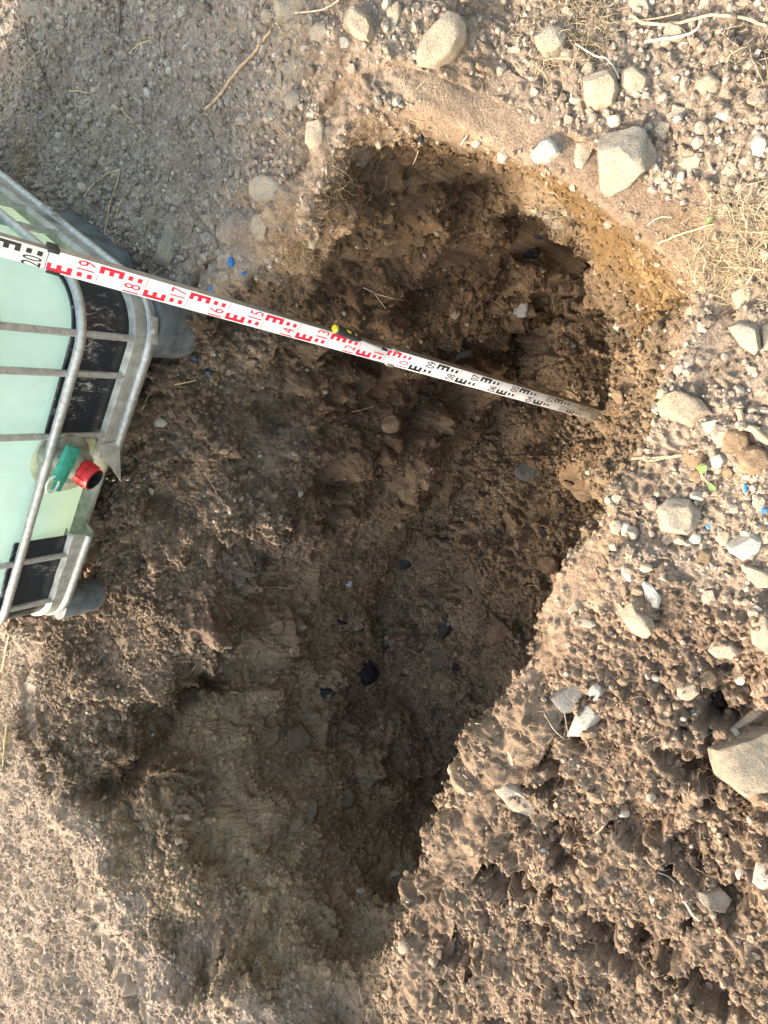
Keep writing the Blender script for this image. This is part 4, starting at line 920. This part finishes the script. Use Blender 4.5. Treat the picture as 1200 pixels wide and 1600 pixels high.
def coverm():
    m, nt, b = newmat('scratched_black_plastic'); tc = nd(nt, 'ShaderNodeTexCoord'); mp = nd(nt, 'ShaderNodeMapping'); mp.inputs['Scale'].default_value = (1, 1, .35); mp.inputs['Rotation'].default_value = (.3, .5, .6)
    nt.links.new(tc.outputs['Object'], mp.inputs['Vector'])
    n = nd(nt, 'ShaderNodeTexNoise', Scale=80., Detail=10., Roughness=.82, Distortion=1.6); nt.links.new(mp.outputs[0], n.inputs['Vector'])
    n2 = nd(nt, 'ShaderNodeTexNoise', Scale=9., Detail=3.); nt.links.new(tc.outputs['Object'], n2.inputs['Vector'])
    s = nd(nt, 'ShaderNodeMath', operation='MULTIPLY_ADD'); nt.links.new(n2.outputs['Fac'], s.inputs[0]); s.inputs[1].default_value = .45; nt.links.new(n.outputs['Fac'], s.inputs[2])
    r = nd(nt, 'ShaderNodeMapRange'); r.inputs[1].default_value = .80; r.inputs[2].default_value = .89; nt.links.new(s.outputs[0], r.inputs[0])
    x = nd(nt, 'ShaderNodeMix', data_type='RGBA'); nt.links.new(r.outputs[0], x.inputs[0]); x.inputs[6].default_value = (.022, .025, .032, 1); x.inputs[7].default_value = (.42, .43, .44, 1)
    nt.links.new(x.outputs[2], b.inputs['Base Color']); b.inputs['Roughness'].default_value = .28; return m
M_cover = coverm()
strip('cover_panel', M_cover, tank, -.20, .36 - .13 + .005, [(-.012,.343),(-.013,.340),(-.012,.25),(-.012,.170)], 70, .004)
strip('cover_panel', M_cover, tank, .695 - .13, .95, [(-.012,.343),(-.013,.340),(-.012,.25),(-.012,.170)], 70, .004, .004)
tray = strip('base_tray', M_tray, tank, -1.05, .44 - .13, [(-.035,.190),(-.010,.196),(.000,.186),(.004,.135),(.0,.126),(-.05,.122)], 130, .003)
tray2 = strip('base_tray', M_tray, tank, .685 - .13, 1.9, [(-.035,.190),(-.010,.196),(.000,.186),(.004,.135),(.0,.126),(-.05,.122)], 90, .003, .004)
# emboss on the tray corner
def barpath(z, off, r, s0=None):
    return [Vector((x, y, z)) for x, y in outline(off, r, seg=12)]
zs = (.146, .328, .52, .71, .90, 1.09)
for zi, z in enumerate(zs):
    pts = barpath(z, .004, .15)
    b = MB()
    if zi == 0:
        # open at the tap: left piece, right piece
        i1 = max(i for i, p in enumerate(pts) if p.y > 0 and p.x < .3); order = pts[i1 + 1:] + pts[:i1 + 1]
        left = [Vector((.44, .004, z))] + pts[:i1 + 1][::-1]; right = [Vector((.69, .004, z - .004))] + pts[i1 + 1:]
        ptsA = right + [Vector((.5, -1.21, z))] + left[::-1][:]
        b.tube(ptsA, .0118, 10, True, 1.0, (0, 0, 1))
    else:
        P_ = pts + pts[:1]
        rings = b.tube(P_, (.0105 if zi > 1 else .0115), 10, False, 1.0, (0, 0, 1))
    b.build('cage_bar', M_galv, tank)
def vtube(x, y, z0=.146, z1=1.09):
    b = MB(); b.tube([(x, y, z0), (x, y, z0 + .05), (x, y, z1 - .05), (x, y, z1)], .0085, 10, True); return b.build('cage_upright', M_galv, tank)
for x in (.10, .20, .37, .76, .925): vtube(x, -.007)
for y in (-.24, -.39, -.55, -.70, -.85, -1.0): vtube(.007, y); vtube(TWID - .007, y)
for x in (.15, .32, .5, .68, .85): vtube(x, -1.193)
# flattened joints with a bolt on the bottom bar
def joint(p0, p1, nrm, wd):
    b = MB(); p0 = Vector(p0); p1 = Vector(p1); d = (p1 - p0); mid = (p0 + p1) / 2; nrm = Vector(nrm).normalized(); Mx = Matrix((d.normalized(), Vector((0, 0, 1)), nrm)).transposed().to_4x4(); Mx.translation = mid + nrm * .0125
    b.box((-d.length / 2, -wd / 2, -.003), (d.length / 2, wd / 2, .003), Mx, .0028); o = b.build('joint_plate', M_galv, tank)
    b = MB(); c = mid + nrm * .0155; b.tube([c, c + nrm * .004, c + nrm * .0055], [.008, .008, .005], 12); b.build('bolt', M_galv, o)
cc_ = .135; a = math.radians(45)
joint((.045, -.025, .146), (.105, .004, .146), (-.35, .9, 0), .026)
joint((-.010, -.50, .172), (-.010, -.44, .172), (-1, 0, 0), .026)
# feet
def foot(x0, x1, y0, y1, rad=.05):
    b = MB(); rings = []
    for off, z in ((.0, .124), (.001, .10), (.0, .015), (-.006, -.01)):
        pts = [Vector((x, y, z)) for x, y in outline(off, rad + off, y0, y1, x0, x1, 6)]; rings.append(pts)
    b.loft(rings, True, True); f_ = b.build('pallet_foot', M_foot, tank, True, 35); return f_
foot(.0, .17, -.17, -.002, .075); foot(.945, TWID - .004, -.11, -.008, .045); foot(-.004, .13, -.60, -.27, .04); foot(.91, TWID + .004, -.60, -.27, .04); foot(-.004, .13, -1.204, -1.0, .06); foot(.91, TWID + .004, -1.204, -1.0, .06)
b = MB(); b.box((.05, -1.15, .105), (1.0, -.05, .121), None, .004); b.build('pallet_deck', M_tray, tank)
# torn corner of the tray sheet beside the tap
b = MB(); P0, P1, P2, P3 = tl((148, 697), .0), tl((186, 688), .006), tl((188, 752), .05), tl((172, 728), .03)
vs = [b.bm.verts.new(q) for q in (P0, P1, P2, P3)]; b.bm.faces.new((vs[0], vs[1], vs[3])); b.bm.faces.new((vs[1], vs[2], vs[3]))
o = b.build('torn_tray_corner', M_tray, tank, False); m = o.modifiers.new('thickness', 'SOLIDIFY'); m.thickness = .003
# recess of the tap in the tank foot: yellowed neck and collar
M_neck = plain('yellowed_plastic', (.46,.47,.33), .5, 0, .4, .25, 30); M_valve = plain('grey_green_valve', (.20,.22,.18), .6, 0, .4, .5, 45, .4); M_green = plain('green_lever', (.03,.24,.18), .5, 0, .45, .4, 45, .2); M_red = plain('red_cap', (.50,.018,.025), .45, 0, .45, .35, 55, .3, 160)
M_black = plain('black_rubber', (.012,.012,.013), .6, 0, .3, .2, 60); M_clear = plain('clear_tab', (.50,.58,.50), .3, 0, .5, .2, 60)
vx, vz = .425, .282
valve = empty('tap', Matrix.Identity(4)); valve.parent = tank
b = MB(); b.tube([(vx, -.03, vz), (vx, .005, vz), (vx, .012, vz)], [.062, .062, .050], 28); b.tube([(vx, .01, vz), (vx, .03, vz), (vx, .034, vz), (vx, .05, vz)], [.040, .040, .046, .046], 24)
valve_body = MB(); 
bpy.data.objects.remove(valve); 
b.tube([(vx, .045, vz), (vx, .052, vz), (vx, .057, vz - .003), (vx, .062, vz - .006)], [.036, .031, .028, .028], 24)
b.tube([(vx - .03, .055, vz + .022), (vx - .02, .06, vz + .045), (vx - .018, .062, vz + .058)], [.026, .024, .020], 18)
tap = b.build('tap', M_valve, tank)
b = MB(); b.tube([(vx + .02, -.034, vz - .035), (vx + .02, -.020, vz - .035), (vx + .02, -.016, vz - .035)], [.105, .102, .094], 36); b.tube([(vx + .02, -.022, vz - .035), (vx + .02, -.012, vz - .035)], [.078, .072], 32); b.tube([(vx - .02, -.03, vz - .12), (vx + .06, -.03, vz - .12)], [.03, .03], 14); b.build('tank_neck', M_neck, tank)
ax0 = Vector((vx + .004, .056, vz - .010)); ad = Vector((.06, .95, -.30)).normalized(); e1 = ad.cross(Vector((0, 0, 1))).normalized(); e2 = ad.cross(e1)
b = MB(); prof = [(.0, .028), (.004, .031), (.012, .0315), (.014, .030), (.023, .0296), (.025, .0304), (.028, .0304), (.030, .0294), (.044, .0288), (.044, .0252), (.02, .0245)]
rings = [[ax0 + ad * t + (e1 * math.cos(2 * math.pi * k / 32) + e2 * math.sin(2 * math.pi * k / 32)) * r for k in range(32)] for t, r in prof]; b.loft(rings, True, False)
for k in range(8):
    a = 2 * math.pi * k / 8; dd = e1 * math.cos(a) + e2 * math.sin(a); Mx = Matrix((dd, ad, dd.cross(ad))).transposed().to_4x4(); Mx.translation = ax0 + ad * .021 + dd * .0300; b.box((-.002, -.012, -.002), (.0026, .012, .002), Mx)
b.build('outlet_cap', M_red, tap)
b = MB(); rings = [[ax0 + ad * t + (e1 * math.cos(2 * math.pi * k / 32) + e2 * math.sin(2 * math.pi * k / 32)) * r for k in range(32)] for t, r in ((.045, .0262), (.046, .0246), (.03, .0238), (.02, .0232))]; b.loft(rings, True, False); b.bm.faces.new([b.bm.verts.new(q) for q in rings[-1]]); b.build('outlet_liner', M_black, tap)
L0, L1, L2 = tl((112, 708), .085), tl((97, 735), .095), tl((88, 758), .10)
b = MB(); d = (L2 - L0).normalized(); sx_ = Vector((0, 1, 0)); wv = d.cross(sx_).normalized(); Mx = Matrix((d, wv, d.cross(wv))).transposed().to_4x4(); Mx.translation = (L0 + L1) / 2 + (L1 - L0) * .15
b.box((-.046, -.019, -.008), (.044, .019, .008), Mx, .006); Mx2 = Mx.copy(); Mx2.translation = L2; b.box((-.026, -.017, -.005), (.014, .010, .005), Mx2, .004); b.build('lever', M_green, tap)
c0 = tl((82, 757), .105); b = MB(); ring = [c0 + d * math.cos(t) * .021 + wv * math.sin(t) * .014 for t in np.linspace(0, 2 * math.pi, 25)]; b.tube(ring, .0032, 8, False); b.build('lever_tab', M_clear, tap)
# ------------------------------------------------------------------ levelling staff
SP0 = np.array([.18944423, .82663319, CAMZ - 2.74784934]); SD = np.array([.2183347, .21043929, .95291409]); SD /= np.linalg.norm(SD)
mid = SP0 + SD * 1.1; c = CAMP - mid; c = c - SD * (c @ SD); c /= np.linalg.norm(c); x0 = np.cross(SD, c)
fi = math.radians(26); nf = math.cos(fi) * c - math.sin(fi) * x0; sx = np.cross(SD, nf)
SM = Matrix(((sx[0], SD[0], nf[0], SP0[0]), (sx[1], SD[1], nf[1], SP0[1]), (sx[2], SD[2], nf[2], SP0[2]), (0, 0, 0, 1)))
staff = empty('levelling_staff', SM); tag(staff, 'white levelling staff with red and black E graduations, leaning from pit floor to tank', 'staff')
def staffmat(name, base, dirt, ylo, yhi, keep):
    m, nt, b = newmat(name); tc = nd(nt, 'ShaderNodeTexCoord'); sep = nd(nt, 'ShaderNodeSeparateXYZ'); nt.links.new(tc.outputs['Object'], sep.inputs[0])
    r = nd(nt, 'ShaderNodeMapRange'); r.inputs[1].default_value = yhi; r.inputs[2].default_value = ylo; r.inputs[3].default_value = 0; r.inputs[4].default_value = 1; nt.links.new(sep.outputs['Y'], r.inputs[0])
    n = nd(nt, 'ShaderNodeTexNoise', Scale=38., Detail=8., Roughness=.75); nt.links.new(tc.outputs['Object'], n.inputs['Vector'])
    s = nd(nt, 'ShaderNodeMath', operation='MULTIPLY_ADD'); nt.links.new(r.outputs[0], s.inputs[0]); s.inputs[1].default_value = .62; nt.links.new(n.outputs['Fac'], s.inputs[2])
    r2 = nd(nt, 'ShaderNodeMapRange'); r2.inputs[1].default_value = .56; r2.inputs[2].default_value = 1.08; r2.inputs[4].default_value = keep; nt.links.new(s.outputs[0], r2.inputs[0])
    x = nd(nt, 'ShaderNodeMix', data_type='RGBA'); nt.links.new(r2.outputs[0], x.inputs[0]); x.inputs[6].default_value = (*base, 1); x.inputs[7].default_value = (*dirt, 1)
    nt.links.new(x.outputs[2], b.inputs['Base Color']); b.inputs['Roughness'].default_value = .45; return m
M_face = staffmat('staff_white', (.80,.81,.82), (.46,.38,.25), .0, .55, .62); M_red2 = staffmat('staff_red', (.62,.015,.05), (.42,.15,.12), .0, .75, .3); M_blk2 = staffmat('staff_black', (.02,.02,.022), (.30,.24,.15), .0, .5, .7)
M_alu = plain('staff_side', (.33,.29,.24), .5, .35, .5, .2, 40); M_cap = plain('staff_cap', (.03,.03,.03), .5, 0, .4, .2, 60)
SEC = [(0., 1.085, .0500, .026), (1.085, 2.0, .0475, .022), (2.0, 2.75, .0425, .017)]
def glyphs(txt, wd, ht):
    cu = bpy.data.curves.new('numeral', 'FONT'); cu.body = txt; cu.align_x = 'CENTER'; cu.size = 1; cu.resolution_u = 3; cu.offset = 0.0; cu.space_character = 1.0
    o = bpy.data.objects.new('numeral', cu); me = bpy.data.meshes.new_from_object(o); V_ = np.array([v.co[:] for v in me.vertices]); F_ = [list(p.vertices) for p in me.polygons]
    bpy.data.objects.remove(o); bpy.data.curves.remove(cu); bpy.data.meshes.remove(me)
    V_[:, :2] -= (V_[:, :2].max(0) + V_[:, :2].min(0)) / 2; s = V_[:, :2].max(0) - V_[:, :2].min(0); V_[:, 0] *= wd / s[0]; V_[:, 1] *= ht / s[1]
    return V_, F_
for y0, y1, wd, th in SEC:
    b = MB(); b.box((-wd / 2, y0, -th), (wd / 2, y1, -.0012), None, .0015); sec = b.build('staff_section', M_alu, staff)
    b = MB(); b.box((-wd / 2 + .0006, y0 + .001, -.0014), (wd / 2 - .0006, y1 - .001, 0), None, .0004); b.build('scale_face', M_face, sec)
    marks = {'red': MB(), 'black': MB()}
    for n in range(int(math.floor(y0 * 10)), int(math.ceil(y1 * 10))):
        key = 'red' if 10 <= n < 20 else 'black'; M_ = marks[key]; s0 = n * .1; sg = 1 if n % 2 == 0 else -1      # even: E on the +x edge, odd: on the -x edge
        e = wd / 2 - .0035
        def R_(xa, ya, xb, yb):
            ya = max(ya, y0 + .002); yb = min(yb, y1 - .002)
            if yb - ya < .001: return
            xs_ = sorted((sg * xa, sg * xb)); vv = [M_.bm.verts.new(q) for q in ((xs_[0], ya, .0004), (xs_[1], ya, .0004), (xs_[1], yb, .0004), (xs_[0], yb, .0004))]; M_.bm.faces.new(vv)
        R_(e, s0 + .05, e - .0065, s0 + .10)
        for k in (.05, .07, .09): R_(e - .0064, s0 + k, e - .0165, s0 + k + .010)
        R_(e - .004, s0 + .010, e - .014, s0 + .020); R_(e - .004, s0 + .030, e - .014, s0 + .040)
        R_(e + .002, s0 - .0005, e - wd * .45, s0 + .0008)
        V_, F_ = glyphs('%02d' % n, .021, .036)
        if y0 + .003 < s0 + .004 and s0 + .045 < y1:
            vv = [M_.bm.verts.new((-sg * .0105 + p[0], s0 + .026 + p[1], .0004)) for p in V_]
            for f_ in F_:
                try: M_.bm.faces.new([vv[i] for i in f_])
                except ValueError: pass
    for k, M_ in marks.items():
        if len(M_.bm.faces): M_.build(k + '_graduations', M_red2 if k == 'red' else M_blk2, sec, False)
        else: M_.bm.free()
for y, wd, th in ((1.085, .0500, .026), (2.0, .0475, .022)):
    b = MB(); b.box((wd / 2 - .006, y - .018, -th - .002), (wd / 2 + .0035, y + .004, .0022), None, .001); b.box((-wd / 2 - .0035, y - .030, -th - .002), (-wd / 2 + .003, y - .004, .0022), None, .001)
    b.build('joint_catch', M_cap if y > 1.5 else M_alu, staff)
b = MB(); b.box((-.0253, -.004, -.0265), (.0253, .0, .0006), None, .0008); b.build('foot_plate', M_alu, staff)
# ------------------------------------------------------------------ screwdriver on the staff
def onstaff(p, z):
    r = rays([p])[0]; lam = (nf @ (SP0 + nf * z - CAMP)) / (nf @ r); return Vector(CAMP + lam * r)
A = onstaff((523, 513), .018); B_ = onstaff((563, 531), .018); C_ = onstaff((601, 546), .006)
dv = (B_ - A).normalized(); sdv = empty('screwdriver', Matrix.Translation(A)); tag(sdv, 'small screwdriver with black and yellow handle lying against the staff', 'screwdriver')
HL = (B_ - A).length; b = MB(); T_ = [0, .03, .1, .3, .5, .7, .82, .92, 1.0]; RR = [.009, .0115, .0125, .0120, .0105, .0115, .0098, .0068, .006]
b.tube([dv * HL * t for t in T_], RR, 20); b.build('handle', M_cap, sdv)
M_yel = plain('yellow_plastic', (.58,.50,.03), .4, 0, .5, .1, 60)
b = MB(); b.tube([dv * -.003, dv * .001, dv * .004], [.0085, .0105, .0118], 20); b.build('handle_end', M_yel, sdv)
toc = (Vector(CAMP) - A).normalized(); sd2 = dv.cross(toc).normalized(); upv = (toc * .75 - sd2 * .65).normalized() if sd2.dot(Vector(sx)) < 0 else (toc * .75 + sd2 * .65).normalized(); upv = (upv - dv * upv.dot(dv)).normalized()
for t0, t1 in ((.30, .58), (.64, .80)):
    b = MB(); b.tube([dv * HL * (t0 + (t1 - t0) * k / 6) + upv * (.0080 if t0 < .5 else .0072) for k in range(7)], [.0015, .0040, .0048, .0050, .0048, .0038, .0015], 12); b.build('grip_insert', M_yel, sdv)
b = MB(); CC_ = C_ - A; b.tube([dv * HL, CC_ * .98], .0028, 10); b.build('shaft', M_galv, sdv)
b = MB(); b.tube([CC_ * .93, CC_ * .98, CC_ * 1.06], [.0042, .0045, .0030], 10); b.build('blade_tip', M_cap, sdv)
# ------------------------------------------------------------------ water dripping from the tap
m, nt, bs_ = newmat('water'); bs_.inputs['Base Color'].default_value = (.9, .95, 1, 1); bs_.inputs['Roughness'].default_value = .03; bs_.inputs['Transmission Weight'].default_value = .8; bs_.inputs['IOR'].default_value = 1.33
mouth = TM @ (ax0 + ad * .046 - e2 * (.021 if e2.z > 0 else -.021)); 
for k, (dz, dy) in enumerate(((.014, .004), (.031, .009), (.072, .010), (.115, .019))):
    p = mouth + Vector((0, 0, -dz)) + Vector(oo) * dy + Vector(uu) * (.003 * (k % 3))
    bm = bmesh.new(); bmesh.ops.create_icosphere(bm, subdivisions=2, radius=.0016 + .0006 * ((k * 7) % 3))
    for v_ in bm.verts: v_.co.z *= 1.9
    me = bpy.data.meshes.new('water_drop'); bm.to_mesh(me); bm.free(); me.materials.append(m); me.polygons.foreach_set('use_smooth', np.ones(len(me.polygons), bool))
    o = link(bpy.data.objects.new('water_drop', me)); o.location = p; tag(o, 'clear water drop falling from the red tap outlet of the tank', 'water drop', 'water drops falling from the tap')
#STAGE2_END
# ------------------------------------------------------------------ light
SUN_AZ, SUN_EL = math.radians(-30.5), math.radians(41.5)      # azimuth from +Y towards +X, of the sun
sv = Vector((math.sin(SUN_AZ) * math.cos(SUN_EL), math.cos(SUN_AZ) * math.cos(SUN_EL), math.sin(SUN_EL)))
sl = bpy.data.lights.new('sun', 'SUN'); sl.energy = 2.0; sl.angle = math.radians(.53); sl.color = (1, .93, .82)
so = bpy.data.objects.new('sun', sl); COL.objects.link(so); so.rotation_euler = sv.to_track_quat('Z', 'Y').to_euler()
wd = bpy.data.worlds.new('World'); scene.world = wd; wd.use_nodes = True; nt = wd.node_tree
sk = nt.nodes.new('ShaderNodeTexSky'); sk.sky_type = 'NISHITA'; sk.sun_disc = False; sk.air_density = 2.4; sk.dust_density = 7.0; sk.sun_elevation = SUN_EL; sk.sun_rotation = SUN_AZ
nt.links.new(sk.outputs[0], nt.nodes['Background'].inputs[0]); nt.nodes['Background'].inputs[1].default_value = .15
scene.view_settings.view_transform = 'Standard'; scene.view_settings.look = 'None'; scene.view_settings.exposure = 1.93; scene.view_settings.gamma = 1
scene.cycles.max_bounces = 8; scene.cycles.diffuse_bounces = 5; scene.cycles.use_denoising = True
